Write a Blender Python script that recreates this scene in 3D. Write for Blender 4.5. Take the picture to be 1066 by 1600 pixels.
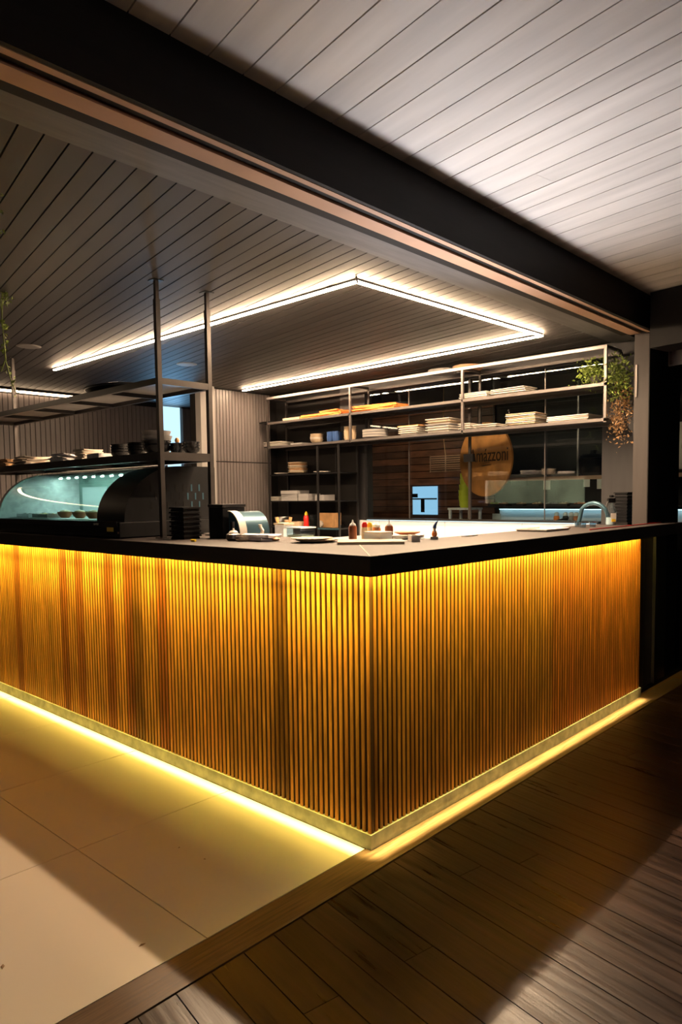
import bpy, bmesh, math, random
from mathutils import Vector, Matrix
random.seed(7)
S = bpy.context.scene
for o in list(bpy.data.objects): bpy.data.objects.remove(o)
col = S.collection

# ------------------------------------------------------------------ camera
F = 1112.95; YAW, PIT, ROL = [math.radians(a) for a in (42.9594, 3.8825, -0.7373)]
CXP, CYP = 533.0, 850.5
r0 = Vector((math.sin(YAW), -math.cos(YAW), 0)); f0 = Vector((math.cos(YAW), math.sin(YAW), 0)); zz = Vector((0, 0, 1))
fw = f0*math.cos(PIT) - zz*math.sin(PIT); up = f0*math.sin(PIT) + zz*math.cos(PIT)
rt = r0*math.cos(ROL) + up*math.sin(ROL); up = up*math.cos(ROL) - r0*math.sin(ROL)
CAM = Vector((-2.011, -1.735, 1.36))
cd = bpy.data.cameras.new('camera'); cam = bpy.data.objects.new('camera', cd); col.objects.link(cam)
m = Matrix((rt, up, -fw)).transposed().to_4x4(); m.translation = CAM; cam.matrix_world = m
cd.sensor_fit = 'VERTICAL'; cd.sensor_height = 36; cd.sensor_width = 24; cd.lens = F/1600*36
cd.shift_y = (CYP-800)/1600; cd.clip_start = .02; S.camera = cam

def P(x, y, ax, c):
    """point of the plane ax=c seen at photograph pixel (x, y)"""
    d = fw + rt*((x-CXP)/F) - up*((y-CYP)/F); i = 'xyz'.index(ax)
    return CAM + d*((c-CAM[i])/d[i])

# ------------------------------------------------------------------ world, exposure
w = bpy.data.worlds.new('night'); S.world = w; w.use_nodes = True
w.node_tree.nodes['Background'].inputs[0].default_value = (.30, .36, .5, 1)
w.node_tree.nodes['Background'].inputs[1].default_value = .012
S.view_settings.view_transform = 'Standard'; S.view_settings.look = 'None'
S.view_settings.gamma = 1; S.view_settings.use_curve_mapping = False; S.view_settings.exposure = 0.0

# strengths of the room's own lamps
E_CEIL, E_TOP, E_SPLASH, E_CASE, E_FAR = 210, 150, 1.1, 260, 14
WARM = (1, .70, .43); AMBER = (1, .74, .13); AMBER2 = (1, .80, .30); COOL = (.70, .93, 1)

def area(name, loc, target, sx, sy, power, color, spread=180):
    l = bpy.data.lights.new(name, 'AREA'); l.shape = 'RECTANGLE'; l.size = sx; l.size_y = sy
    l.energy = power; l.color = color; l.spread = math.radians(spread)
    o = bpy.data.objects.new(name, l); col.objects.link(o); o.location = loc
    o.rotation_euler = (Vector(target)-Vector(loc)).to_track_quat('-Z', 'Y').to_euler()
    return o
# unseen fills added to brighten the pale boarded ceiling
area('prep_bounce_fill', (1.0, .66, .96), (.3, -.75, 2.67), 1.2, .08, 50, (.92, .93, 1), 100)  # stands in for light bounced up off the prep worktop
area('terrace_fill', (-2.9, -2.9, 2.05), (-1.2, -1.6, 2.67), .4, .3, 5, (1, .83, .68), 120)  # added behind the viewer, no fixture
# lensed amber strips under the countertop's overhang, throwing a narrow beam down
def strip_lamp(name, loc, length, along, power, color, spread):
    l = bpy.data.lights.new(name, 'AREA'); l.shape = 'RECTANGLE'; l.size = length; l.size_y = .008
    l.energy = power; l.color = color; l.spread = math.radians(spread)
    o = bpy.data.objects.new(name, l); col.objects.link(o); o.location = loc
    o.rotation_euler = (0, 0, math.pi/2 if along == 'y' else 0)
    return o
for nm, lc, ln, al, pw0 in (('amber_wash_lamp', (-.050, 2.22, 1.090), 4.5, 'y', 12), ('amber_wash_lamp', (1.335, -.050, 1.090), 2.74, 'x', 3)):
    o_ = strip_lamp(nm, lc, ln, al, pw0, AMBER, 36)
    d_ = Vector((.15, 0, -1)) if al == 'y' else Vector((0, .15, -1))
    x_ = Vector((0, 1, 0)) if al == 'y' else Vector((1, 0, 0)); z_ = -d_.normalized(); y_ = z_.cross(x_)
    o_.rotation_euler = Matrix((x_, y_, z_)).transposed().to_euler()
strip_lamp('amber_strip_lamp', (-.044, 2.22, 1.092), 4.5, 'y', 4, AMBER2, 5)
strip_lamp('amber_strip_lamp', (1.335, -.044, 1.092), 2.74, 'x', 9, AMBER2, 5)

# ------------------------------------------------------------------ materials
def lin(c):
    return tuple((v/12.92 if v <= .04045 else ((v+.055)/1.055)**2.4) for v in c)
def hexc(h): return lin(tuple(int(h[i:i+2], 16)/255 for i in (0, 2, 4)))
def mat(name, color, rough=.5, metal=0, var=0, scale=8, stretch=(1, 1, 1), bump=0, coat=0, spec=None, objcol=False, alpha=None, emit=None, es=0, rvar=0):
    if isinstance(color, str): color = hexc(color)
    M = bpy.data.materials.new(name); M.use_nodes = True; nt = M.node_tree; N = nt.nodes; L = nt.links
    b = N['Principled BSDF']; b.inputs['Roughness'].default_value = rough; b.inputs['Metallic'].default_value = metal
    b.inputs['Base Color'].default_value = (*color, 1)
    if coat: b.inputs['Coat Weight'].default_value = coat; b.inputs['Coat Roughness'].default_value = .12
    if spec is not None: b.inputs['Specular IOR Level'].default_value = spec
    if emit: b.inputs['Emission Color'].default_value = (*emit, 1); b.inputs['Emission Strength'].default_value = es
    src = None
    if var or bump or rvar:
        tc = N.new('ShaderNodeTexCoord'); mp = N.new('ShaderNodeMapping'); mp.inputs['Scale'].default_value = stretch
        no = N.new('ShaderNodeTexNoise'); no.inputs['Scale'].default_value = scale; no.inputs['Detail'].default_value = 6
        L.new(tc.outputs['Object'], mp.inputs[0])
        oi = N.new('ShaderNodeObjectInfo'); ad = N.new('ShaderNodeVectorMath'); ad.operation = 'ADD'
        ml = N.new('ShaderNodeMath'); ml.operation = 'MULTIPLY'; ml.inputs[1].default_value = 37
        L.new(oi.outputs['Random'], ml.inputs[0]); L.new(mp.outputs[0], ad.inputs[0]); L.new(ml.outputs[0], ad.inputs[1])
        L.new(ad.outputs[0], no.inputs['Vector'])
        if var:
            cr = N.new('ShaderNodeValToRGB'); e = cr.color_ramp.elements
            e[0].position = .3; e[1].position = .72
            e[0].color = (*[c*(1-var) for c in color], 1); e[1].color = (*[min(1, c*(1+var)) for c in color], 1)
            L.new(no.outputs['Fac'], cr.inputs[0]); src = cr.outputs[0]
            L.new(src, b.inputs['Base Color'])
        if bump:
            bp = N.new('ShaderNodeBump'); bp.inputs['Strength'].default_value = bump; bp.inputs['Distance'].default_value = .004
            L.new(no.outputs['Fac'], bp.inputs['Height']); L.new(bp.outputs[0], b.inputs['Normal'])
        if rvar:
            mr = N.new('ShaderNodeMapRange'); mr.inputs[3].default_value = max(.03, rough-rvar); mr.inputs[4].default_value = rough+rvar
            L.new(no.outputs['Fac'], mr.inputs[0]); L.new(mr.outputs[0], b.inputs['Roughness'])
    if objcol:
        oi2 = N.new('ShaderNodeObjectInfo'); mx = N.new('ShaderNodeMix'); mx.data_type = 'RGBA'; mx.blend_type = 'MULTIPLY'
        mx.inputs[0].default_value = 1
        if src: L.new(src, mx.inputs[6])
        else: mx.inputs[6].default_value = (*color, 1)
        L.new(oi2.outputs['Color'], mx.inputs[7]); L.new(mx.outputs[2], b.inputs['Base Color'])
    return M
def glassmat(name, tint=(1, 1, 1), refl=.06, rough=.0):
    M = bpy.data.materials.new(name); M.use_nodes = True; nt = M.node_tree; N = nt.nodes; L = nt.links
    N.remove(N['Principled BSDF']); out = N['Material Output']
    t = N.new('ShaderNodeBsdfTransparent'); t.inputs[0].default_value = (*tint, 1)
    g = N.new('ShaderNodeBsdfGlossy'); g.inputs['Roughness'].default_value = rough
    fr = N.new('ShaderNodeLayerWeight'); pw_ = N.new('ShaderNodeMath'); pw_.operation = 'POWER'; pw_.inputs[1].default_value = 5
    ad = N.new('ShaderNodeMath'); ad.operation = 'MULTIPLY_ADD'; ad.inputs[1].default_value = .9; ad.inputs[2].default_value = refl
    mx = N.new('ShaderNodeMixShader'); L.new(fr.outputs['Facing'], pw_.inputs[0]); L.new(pw_.outputs[0], ad.inputs[0]); L.new(ad.outputs[0], mx.inputs[0])
    L.new(t.outputs[0], mx.inputs[1]); L.new(g.outputs[0], mx.inputs[2]); L.new(mx.outputs[0], out.inputs[0])
    return M
def emat(name, color, s):
    M = bpy.data.materials.new(name); M.use_nodes = True; N = M.node_tree.nodes; b = N['Principled BSDF']
    b.inputs['Base Color'].default_value = (0.02, .02, .02, 1)
    b.inputs['Emission Color'].default_value = (*color, 1); b.inputs['Emission Strength'].default_value = s
    return M

M = dict(
 slat=mat('slat_wood', (.70, .31, .05), .45, var=.42, scale=5, stretch=(6, 6, .8), bump=.15, objcol=True, spec=.35),
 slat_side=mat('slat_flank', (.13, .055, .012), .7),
 backing=mat('slat_backing', (.018, .008, .003), .8),
 concrete=mat('plinth_concrete', (.46, .46, .34), .85, var=.3, scale=16, bump=.8),
 slab=mat('stone_slab', (.040, .031, .029), .48, var=.7, scale=160, spec=.3, rvar=.08),
 apron=mat('slab_edge', (.010, .009, .009), .45, var=.3, scale=60),
 tile=mat('white_floor_tile', (.82, .73, .60), .32, spec=.4),
 tilejoint=mat('tile_joint', (.10, .08, .05), .8),
 deck=mat('deck_board_wood', (.025, .0125, .0085), .34, var=.8, scale=4, stretch=(9, .6, 7), bump=.5, rvar=.18, objcol=True, spec=.42),
 deckgap=mat('deck_gap', (.22, .12, .05), .7),
 kerb=mat('kerb_board_wood', (.11, .062, .030), .42, var=.5, scale=22, stretch=(.25, 5, 5), bump=.25, rvar=.12),
 wplank=mat('pale_plank', (.55, .50, .455), .55, var=.20, scale=1.6, stretch=(5, .6, 5), bump=.06, objcol=True),
 wgap=mat('pale_plank_groove', (.10, .10, .11), .8),
 dplank=mat('dark_plank', (.044, .039, .038), .55, var=.14, scale=2, stretch=(5, .6, 5), bump=.05, objcol=True),
 dgap=mat('dark_plank_groove', (.008, .007, .007), .9),
 beam=mat('black_beam', (.006, .0045, .004), .6, var=.4, scale=6, stretch=(.6, 5, 5), bump=.2, spec=.2),
 rail=mat('tan_rail', (.46, .27, .17), .5, var=.08, scale=5),
 trimg=mat('grey_trim', (.11, .105, .105), .5, var=.2, scale=6, stretch=(.6, 6, 6), bump=.1),
 jamb=mat('jamb_wood', (.045, .037, .035), .55, var=.15, scale=4, stretch=(4, 4, .5)),
 wallg=mat('dark_grey_wall', (.024, .0225, .025), .55, var=.2, scale=4, stretch=(4, 4, .5), bump=.05),
 wallb=mat('black_wall', (.008, .007, .007), .6, var=.3, scale=5, spec=.2),
 ribbed=mat('ribbed_panel', (.14, .12, .118), .4, var=.12, scale=5, stretch=(5, 5, .5)),
 post=mat('dark_steel', (.055, .048, .046), .38, .55, var=.15, scale=10),
 chrome=mat('brushed_rail', (.20, .18, .175), .36, .8),
 black=mat('black_plastic', (.007, .007, .008), .40, var=.2, scale=20, spec=.22),
 blackm=mat('black_metal', (.018, .017, .018), .30, .3),
 shelfb=mat('shelf_board', (.036, .031, .030), .42, .3, var=.15, scale=6),
 backsplash=mat('white_backsplash', (.74, .78, .80), .3),
 steel=mat('stainless_worktop', (.62, .63, .64), .28, .9),
 white=mat('white_ceramic', (.60, .56, .51), .35),
 cream=mat('cream_ceramic', (.52, .40, .27), .4),
 greyc=mat('grey_ceramic', (.30, .29, .29), .35),
 blue=mat('blue_ceramic', (.03, .07, .20), .3),
 blackc=mat('black_ceramic', (.015, .015, .018), .25),
 orange=mat('orange_cloth', (.80, .24, .05), .8, var=.25, scale=30),
 terracotta=mat('terracotta', (.50, .17, .07), .6),
 paper=mat('paper', (.70, .60, .50), .7),
 wood=mat('light_wood', (.50, .28, .12), .5, var=.3, scale=8, stretch=(6, 1, 1)),
 cloth=mat('pale_cloth', (.68, .66, .68), .85, var=.2, scale=25),
 plast=mat('clear_plastic', (.62, .68, .70), .25),
 red=mat('red_plastic', (.72, .02, .015), .35), yellow=mat('yellow_plastic', (.85, .60, .03), .4),
 sauce=mat('brown_sauce', (.22, .07, .025), .3), mayo=mat('pale_sauce', (.80, .62, .36), .35),
 signw=mat('sign_wood', (.50, .19, .045), .42, var=.35, scale=5, stretch=(5, 1, 1.2)),
 signt=mat('sign_lettering', (.05, .018, .008), .5),
 plankb=mat('brown_wall_plank', (.085, .034, .018), .6, var=.5, scale=4, stretch=(4, .8, 4), objcol=True),
 leaf=mat('leaf', (.22, .30, .05), .5, var=.5, scale=30), leaf2=mat('leaf_brown', (.30, .17, .07), .55, var=.4, scale=30),
 pot=mat('plant_pot', (.05, .045, .04), .6), lime=mat('lime_plastic', (.62, .66, .05), .4),
 mint=mat('case_interior', (.24, .36, .33), .4, var=.4, scale=5),
 oven=mat('blue_grey_steel', (.05, .11, .15), .3, .5), sticker=mat('label', (.7, .68, .62), .6),
 sign_y=mat('yellow_sticker', (.80, .62, .12), .6), greyw=mat('light_grey_panel', (.32, .30, .29), .5),
 glass=glassmat('window_glass', (.90, .96, .97), .07), cglass=glassmat('case_glass', (.78, .95, .90), .10),
 smoked=glassmat('smoked_panel', (.10, .10, .04), .10, .12), bglass=glassmat('bottle_glass', (.75, .85, .9), .12),
 led=emat('ceiling_led', WARM, E_CEIL), ledt=emat('amber_led_top', AMBER, E_TOP), 
 leds=emat('cool_led', COOL, E_SPLASH), ledc=emat('case_led', (.80, 1, .93), E_CASE), ledf=emat('far_led', WARM, E_FAR),
 pane=emat('daylight_pane', (.33, .62, .86), 1.1), pane2=emat('daylight_pane_pale', (.42, .68, .86), 1.6), ledw=emat('backroom_led', (.55, .9, 1), 4),
)
BM = M['black']

# ------------------------------------------------------------------ mesh helpers
class B:
    def __init__(s): s.v = []; s.f = []
    def add(s, vs, fs):
        n = len(s.v); s.v += [Vector(v) for v in vs]; s.f += [tuple(i+n for i in f) for f in fs]; return s
    def box(s, x0, x1, y0, y1, z0, z1):
        return s.add([(x, y, z) for x in (x0, x1) for y in (y0, y1) for z in (z0, z1)],
                     [(0, 1, 3, 2), (4, 6, 7, 5), (0, 4, 5, 1), (2, 3, 7, 6), (0, 2, 6, 4), (1, 5, 7, 3)])
    def cbox(s, c, d, rz=0, tilt=0):
        R = Matrix.Rotation(rz, 3, 'Z') @ Matrix.Rotation(tilt, 3, 'Y')
        vs = [Vector(c)+R @ Vector((sx*d[0]/2, sy*d[1]/2, sz*d[2]/2)) for sx in (-1, 1) for sy in (-1, 1) for sz in (-1, 1)]
        return s.add(vs, [(0, 1, 3, 2), (4, 6, 7, 5), (0, 4, 5, 1), (2, 3, 7, 6), (0, 2, 6, 4), (1, 5, 7, 3)])
    def bar(s, a, b, t, t2=None):
        a = Vector(a); b = Vector(b); d = (b-a).normalized(); t2 = t2 or t
        u = Vector((0, 0, 1)) if abs(d.z) < .9 else Vector((0, 1, 0))
        x = d.cross(u).normalized(); y = x.cross(d)
        vs = [p+x*i*t/2+y*j*t2/2 for p in (a, b) for i, j in ((-1, -1), (1, -1), (1, 1), (-1, 1))]
        return s.add(vs, [(0, 3, 2, 1), (4, 5, 6, 7), (0, 1, 5, 4), (1, 2, 6, 5), (2, 3, 7, 6), (3, 0, 4, 7)])
    def lathe(s, prof, c=(0, 0, 0), n=20, sx=1, sy=1):
        c = Vector(c); k = len(prof)
        vs = [c+Vector((r*math.cos(2*math.pi*i/n)*sx, r*math.sin(2*math.pi*i/n)*sy, z)) for i in range(n) for r, z in prof]
        fs = [(i*k+j, ((i+1) % n)*k+j, ((i+1) % n)*k+j+1, i*k+j+1) for i in range(n) for j in range(k-1)]
        return s.add(vs, fs)
    def tube(s, pts, r, n=8):
        pts = [Vector(p) for p in pts]; rs = r if isinstance(r, (list, tuple)) else [r]*len(pts); vs = []
        px = None
        for i, p in enumerate(pts):
            d = (pts[min(i+1, len(pts)-1)]-pts[max(i-1, 0)]).normalized()
            if px is None: px = d.orthogonal().normalized()
            x = (px-d*px.dot(d)).normalized(); px = x; y = d.cross(x)
            vs += [p+(x*math.cos(2*math.pi*a/n)+y*math.sin(2*math.pi*a/n))*rs[i] for a in range(n)]
        k = len(pts)
        fs = [(i*n+a, i*n+(a+1) % n, (i+1)*n+(a+1) % n, (i+1)*n+a) for i in range(k-1) for a in range(n)]
        fs += [tuple(range(n))[::-1], tuple((k-1)*n+a for a in range(n))]
        return s.add(vs, fs)
    def prism(s, poly, z0, z1):
        n = len(poly); vs = [(x, y, z0) for x, y in poly]+[(x, y, z1) for x, y in poly]
        return s.add(vs, [tuple(range(n))[::-1], tuple(range(n, 2*n))]+[(i, (i+1) % n, (i+1) % n+n, i+n) for i in range(n)])
    def mesh(s, name, off=Vector((0, 0, 0))):
        me = bpy.data.meshes.new(name); me.from_pydata([v-off for v in s.v], [], s.f)
        bm = bmesh.new(); bm.from_mesh(me); bmesh.ops.recalc_face_normals(bm, faces=bm.faces); bm.to_mesh(me); bm.free()
        return me

def wloc(o):
    v = Vector((0, 0, 0))
    while o: v += o.location; o = o.parent
    return v
def tag(o, label=None, cat=None, group=None, kind=None):
    if label: o['label'] = label
    if cat: o['category'] = cat
    if group: o['group'] = group
    if kind: o['kind'] = kind
    return o
def link(name, me, parent=None, loc=(0, 0, 0)):
    o = bpy.data.objects.new(name, me); col.objects.link(o); o.parent = parent; o.location = loc; return o
def obj(name, b, m, parent=None, base=None, smooth=False, bevel=0, kind=None, label=None):
    """mesh given in world coordinates; a top-level mesh gets its origin at base"""
    off = wloc(parent) if parent else Vector(base or (0, 0, 0))
    me = b.mesh(name, off); me.materials.append(M[m] if isinstance(m, str) else m)
    if bevel:
        bm = bmesh.new(); bm.from_mesh(me)
        bmesh.ops.bevel(bm, geom=bm.edges[:], offset=bevel, segments=2, affect='EDGES', profile=.6); bm.to_mesh(me); bm.free()
    if smooth:
        for p in me.polygons: p.use_smooth = True
        try: me.set_sharp_from_angle(angle=math.radians(40))
        except Exception: pass
    o = link(name, me, parent, (0, 0, 0) if parent else off)
    if kind: o['kind'] = kind
    if label: o['label'] = label
    return o
def thing(name, loc, label, cat, group=None): return tag(link(name, None, None, loc), label, cat, group)
def struct(name, b, m, parent=None, **k): 
    o = obj(name, b, m, parent, **k)
    if not parent: o['kind'] = 'structure'
    return o
def copy_tree(o, d=(0, 0, 0), label=None, group=None):
    c = o.copy(); col.objects.link(c); c.location = o.location+Vector(d)
    for ch in o.children:
        k = ch.copy(); col.objects.link(k); k.parent = c
        for g in ch.children:
            h = g.copy(); col.objects.link(h); h.parent = k
    if label: c['label'] = label
    if group: c['group'] = group
    return c
def clip(poly, n, c):
    """keep n.p <= c"""
    out = []
    for i in range(len(poly)):
        a = poly[i]; b = poly[(i+1) % len(poly)]; da = n[0]*a[0]+n[1]*a[1]-c; db = n[0]*b[0]+n[1]*b[1]-c
        if da <= 0: out.append(a)
        if (da < 0 < db) or (db < 0 < da):
            t = da/(da-db); out.append((a[0]+(b[0]-a[0])*t, a[1]+(b[1]-a[1])*t))
    return out

# ------------------------------------------------------------------ floor
ANG = math.radians(79.7); DV = (math.cos(ANG), math.sin(ANG)); NV = (math.sin(ANG), -math.cos(ANG))
def planks(parent, name, mt, pitch, off, gap, reg, z0, z1, joints=None, jit=.1, tint=None, skip=None):
    n0 = min(p[0]*NV[0]+p[1]*NV[1] for p in reg); n1 = max(p[0]*NV[0]+p[1]*NV[1] for p in reg)
    k = math.floor((n0-off)/pitch)
    while off+k*pitch < n1:
        a = off+k*pitch+gap/2; b = off+(k+1)*pitch-gap/2; k += 1
        pl = clip(clip(reg, NV, b), (-NV[0], -NV[1]), -a)
        if len(pl) < 3: continue
        t0 = min(p[0]*DV[0]+p[1]*DV[1] for p in pl); t1 = max(p[0]*DV[0]+p[1]*DV[1] for p in pl)
        if t1-t0 < .02: continue
        cuts = [t0-.1]
        if joints:
            c = t0+random.uniform(.4, joints)
            while c < t1-.25: cuts.append(c); c += random.uniform(joints*.7, joints*1.2)
        cuts.append(t1+.1)
        for c0, c1 in zip(cuts[:-1], cuts[1:]):
            q = clip(clip(pl, DV, c1-.001), (-DV[0], -DV[1]), -c0-.001)
            if len(q) < 3: continue
            dz = random.uniform(-.0006, .0006)
            # plank mesh built in its own axes so the grain runs along it
            cx = sum(p[0] for p in q)/len(q); cy = sum(p[1] for p in q)/len(q); rz = ANG-math.pi/2
            R = Matrix.Rotation(-rz, 2)
            loc = [tuple(R @ Vector((p[0]-cx, p[1]-cy))) for p in q]
            bb = B().prism(loc, z0+dz, z1+dz); me = bb.mesh(name); me.materials.append(M[mt])
            o = link(name, me, parent, (cx, cy, 0)); o.rotation_euler.z = rz
            v = random.uniform(1-jit, 1+jit); t = tint or (1, 1, 1); o.color = (v*t[0], v*t[1], v*t[2], 1)

fl = struct('floor', B().box(-3.6, 7.2, -4.2, 7.6, -.12, -.022), 'deckgap')
obj('tile_bed', B().box(-3.5, -.007, .022, 7.2, -.022, -.004), 'tilejoint', fl)
for i in range(4):
    for j in range(-1, 9):
        x1 = min(-.008, -.755+.8*(1-i)) if i == 0 else -.755-.8*(i-1); x0 = -.755-.8*i
        y0 = max(.024, .857+.8*(j-1)); y1 = .857+.8*j; y0 = .022 if y0 < .1 else y0
        if y1 <= .1: continue
        obj('tile', B().box(x0+.0018, x1-.0018, y0+.0018, y1-.0018, -.012, random.uniform(0, .0006)), 'tile', fl)
planks(fl, 'deck_board', 'deck', .117, .0105, .0035, [(-3.5, -4.1), (3.9, -4.1), (3.9, -.118), (-3.5, -.118)], -.020, 0, joints=2.2, jit=.35)
obj('kitchen_floor', B().box(.00, 7.0, .05, 7.4, -.022, -.001), 'wallb', fl)
struct('trim_1', B().prism([(-3.5, -.112), (3.4, -.112), (3.4, -.008), (-.008, -.008), (-.008, .019), (-3.5, .019)], -.02, .002), 'kerb', bevel=.002)

# ------------------------------------------------------------------ ceilings
ZD, ZW = 2.52, 2.675
ce = struct('ceiling', B().box(-2.2, 7.2, .30, 7.6, ZD+.02, ZD+.10), 'dgap')
planks(ce, 'plank', 'dplank', .0813, -1.0874, .006, [(-1.9, .40), (3.52, .40), (3.52, 7.2), (-1.9, 7.2)], ZD, ZD+.02, jit=.10)
cw = struct('ceiling.001', B().box(-3.6, 3.3, -4.2, .08, ZW+.02, ZW+.10), 'wgap')
planks(cw, 'plank', 'wplank', .1315, .0146, .005, [(-3.5, -4.1), (2.35, -4.1), (3.1, .055), (-3.5, .055)], ZW, ZW+.02, joints=3.6, jit=.06)

# header beam over the opening, with two sliding tracks under it
bm_ = struct('trim_2', B().box(-3.6, 3.06, .07, .29, 2.47, 2.80), 'beam')
obj('outer_lip', B().box(-3.6, 3.06, .055, .072, 2.452, 2.80), 'beam', bm_)
obj('track', B().box(-3.6, 3.06, .074, .100, 2.450, 2.470), 'rail', bm_)
obj('track_gap', B().box(-3.6, 3.06, .100, .142, 2.462, 2.470), 'beam', bm_)
obj('track', B().box(-3.6, 3.06, .142, .215, 2.450, 2.470), 'rail', bm_)
obj('inner_lip', B().box(-3.6, 3.06, .217, .272, 2.456, 2.470), 'beam', bm_)
t3 = struct('trim_3', B().box(-3.6, 3.52, .292, .345, 2.49, ZD+.05), 'trimg')
obj('moulding', B().box(-3.6, 3.52, .345, .372, 2.500, ZD+.03), 'trimg', t3)
obj('moulding', B().box(-3.6, 3.52, .372, .520, 2.508, 2.5195), 'trimg', t3)

# ------------------------------------------------------------------ walls
wr = struct('wall_right', B().box(3.062, 3.12, .082, .182, 0, 2.46), 'jamb')          # jamb beside the opening
obj('return_wall', B().box(3.1205, 3.70, .078, .20, 0, 2.66), 'wallb', wr)
obj('jamb_edge', B().box(3.058, 3.12, .075, .0815, 0, 2.46), 'wallb', wr)
q = P(1001, 600, 'x', 3.055); obj('door_track', B().box(3.055, 3.0615, .160, .172, 2.02, 2.24), 'chrome', wr)
rz = ANG-math.pi/2
wf = struct('wall_front', B().cbox((3.50, -1.9, 1.33), (.12, 4.0, 2.66), rz), 'wallb')
obj('header', B().cbox((2.715, -1.62, 2.49), (.22, 3.3, .36), rz), 'wallb', wf)
obj('door_frame', B().cbox((3.40, -.10, 1.1), (.03, .05, 2.2), rz), 'post', wf)
obj('door_frame', B().cbox((3.30, -.60, 1.1), (.03, .05, 2.2), rz), 'post', wf)
obj('fascia', B().cbox((3.34, -.03, 2.32), (.02, .16, .14), rz), 'greyw', wf)
obj('bracket', B().cbox((3.30, .015, 2.33), (.02, .02, .16), rz), 'chrome', wf)

XB = 3.55
wb = struct('wall_back', B().box(XB, XB+.12, .29, .61, 0, ZD), 'wallg')
obj('wall_panel', B().box(XB, XB+.12, 3.09, 3.43, 0, ZD), 'wallg', wb)
obj('wall_panel', B().box(XB, XB+.12, .61, 3.09, 0, 1.115), 'wallg', wb)
obj('wall_panel', B().box(XB, XB+.12, .61, 3.09, 2.40, ZD), 'wallg', wb)
obj('wall_panel', B().box(XB+.02, XB+.12, 3.43, 4.45, 0, ZD), 'wallb', wb)
for y0, y1 in ((.62, 1.30), (1.302, 2.10), (2.102, 2.9), (2.902, 3.42)):
    obj('splash_panel', B().box(XB-.012, XB-.001, y0, y1-.002, .90, 1.108), 'backsplash', wb)
obj('sill', B().box(XB-.035, XB+.12, .62, 3.09, 1.116, 1.130), 'blackm', wb)

win = struct('window_1', B().box(XB+.035, XB+.045, .61, 1.846, 1.131, 2.40), 'glass')
obj('pane', B().box(XB+.035, XB+.045, 1.852, 3.09, 1.131, 2.40), 'glass', win)
obj('frame_edge', B().box(XB+.030, XB+.050, 1.846, 1.852, 1.131, 2.40), 'post', win)
obj('mullion', B().box(XB+.02, XB+.032, 1.838, 1.862, 1.131, 2.40), 'post', win)
obj('mullion', B().box(XB+.02, XB+.03, 2.535, 2.545, 1.131, 2.40), 'chrome', win)
obj('mullion', B().box(XB+.02, XB+.03, 1.105, 1.112, 1.131, 2.40), 'chrome', win)
obj('clamp', B().box(XB+.00, XB+.034, 1.80, 1.90, 1.655, 1.725), 'black', win)

def ribbed(parent, x0, x1, y, z0, z1, pitch, m='ribbed'):
    n = int((x1-x0)/pitch); me = None
    for i in range(n):
        if me is None:
            me = B().box(.003, pitch-.004, 0, .012, z0, z1).mesh('rib'); me.materials.append(M[m])
        link('rib', me, parent, (x0+i*pitch, y, 0))
wl = struct('wall_left', B().box(2.48, 3.66, 4.45, 4.60, 0, ZD), 'wallb')
obj('pilaster', B().box(2.44, 2.62, 4.36, 4.45, 0, ZD), 'greyw', wl)
ribbed(wl, 2.66, 3.50, 4.437, .0, 1.74, .042); ribbed(wl, 2.66, 3.50, 4.437, 1.75, ZD-.01, .042)
wl2 = struct('wall_left.001', B().box(-2.2, 2.93, 5.86, 6.0, 0, ZD), 'wallb')
ribbed(wl2, -.6, 2.93, 5.846, 1.1, 2.46, .055)
obj('light_strip', B().box(-2.1, 1.95, 5.80, 5.83, 2.475, 2.495), 'ledf', wl2)
obj('light_cornice', B().box(-2.1, 2.0, 5.79, 5.86, 2.4955, 2.519), 'beam', wl2)
wl3 = struct('wall_left.002', B().box(3.36, 3.66, 6.03, 6.10, 0, ZD), 'wallg'); ribbed(wl3, 3.36, 3.62, 6.016, 0, 2.5, .055)
obj('wall_panel', B().box(3.56, 3.66, 4.605, 6.0, 0, ZD), 'wallg', wl3)
# daylight window at the end of the passage
wi = struct('window_2', B().box(2.94, 3.355, 6.06, 6.08, .95, ZD-.005), 'pane2')
obj('frame', B().box(3.10, 3.135, 6.035, 6.06, .95, 2.17), 'greyw', wi)
obj('frame', B().box(2.94, 3.10, 6.035, 6.06, 2.11, 2.15), 'greyw', wi)

# ------------------------------------------------------------------ bar counter
ct = thing('bar_counter', (0, 0, 0), 'L-shaped bar counter clad in thin vertical amber-lit wooden slats', 'counter')
obj('plinth', B().box(-.006, .30, -.006, 4.6, 0, .060).box(.30, 2.765, -.006, .30, 0, .060), 'concrete', ct)
obj('backing_panel', B().box(.024, .040, .024, 4.6, .0605, 1.09).box(.040, 2.75, .024, .040, .0605, 1.09), 'backing', ct)
obj('carcass', B().box(.05, .60, .40, 4.6, .061, 1.099).box(.05, 2.75, .05, .36, .061, 1.099), 'backing', ct)
PITCH = .029
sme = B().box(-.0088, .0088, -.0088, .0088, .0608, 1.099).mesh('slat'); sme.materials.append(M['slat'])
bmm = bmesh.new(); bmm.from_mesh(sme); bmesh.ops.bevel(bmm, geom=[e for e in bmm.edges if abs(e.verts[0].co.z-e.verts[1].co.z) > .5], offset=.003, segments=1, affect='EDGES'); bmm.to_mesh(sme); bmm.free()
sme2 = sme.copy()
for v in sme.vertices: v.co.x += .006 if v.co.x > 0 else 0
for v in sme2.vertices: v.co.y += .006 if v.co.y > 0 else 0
for me_, ax in ((sme, 1), (sme2, 0)):          # the battens' flanks are coloured dark to deepen the gaps
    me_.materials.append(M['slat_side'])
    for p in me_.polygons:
        if abs(p.normal[ax]) > .8: p.material_index = 1
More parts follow.
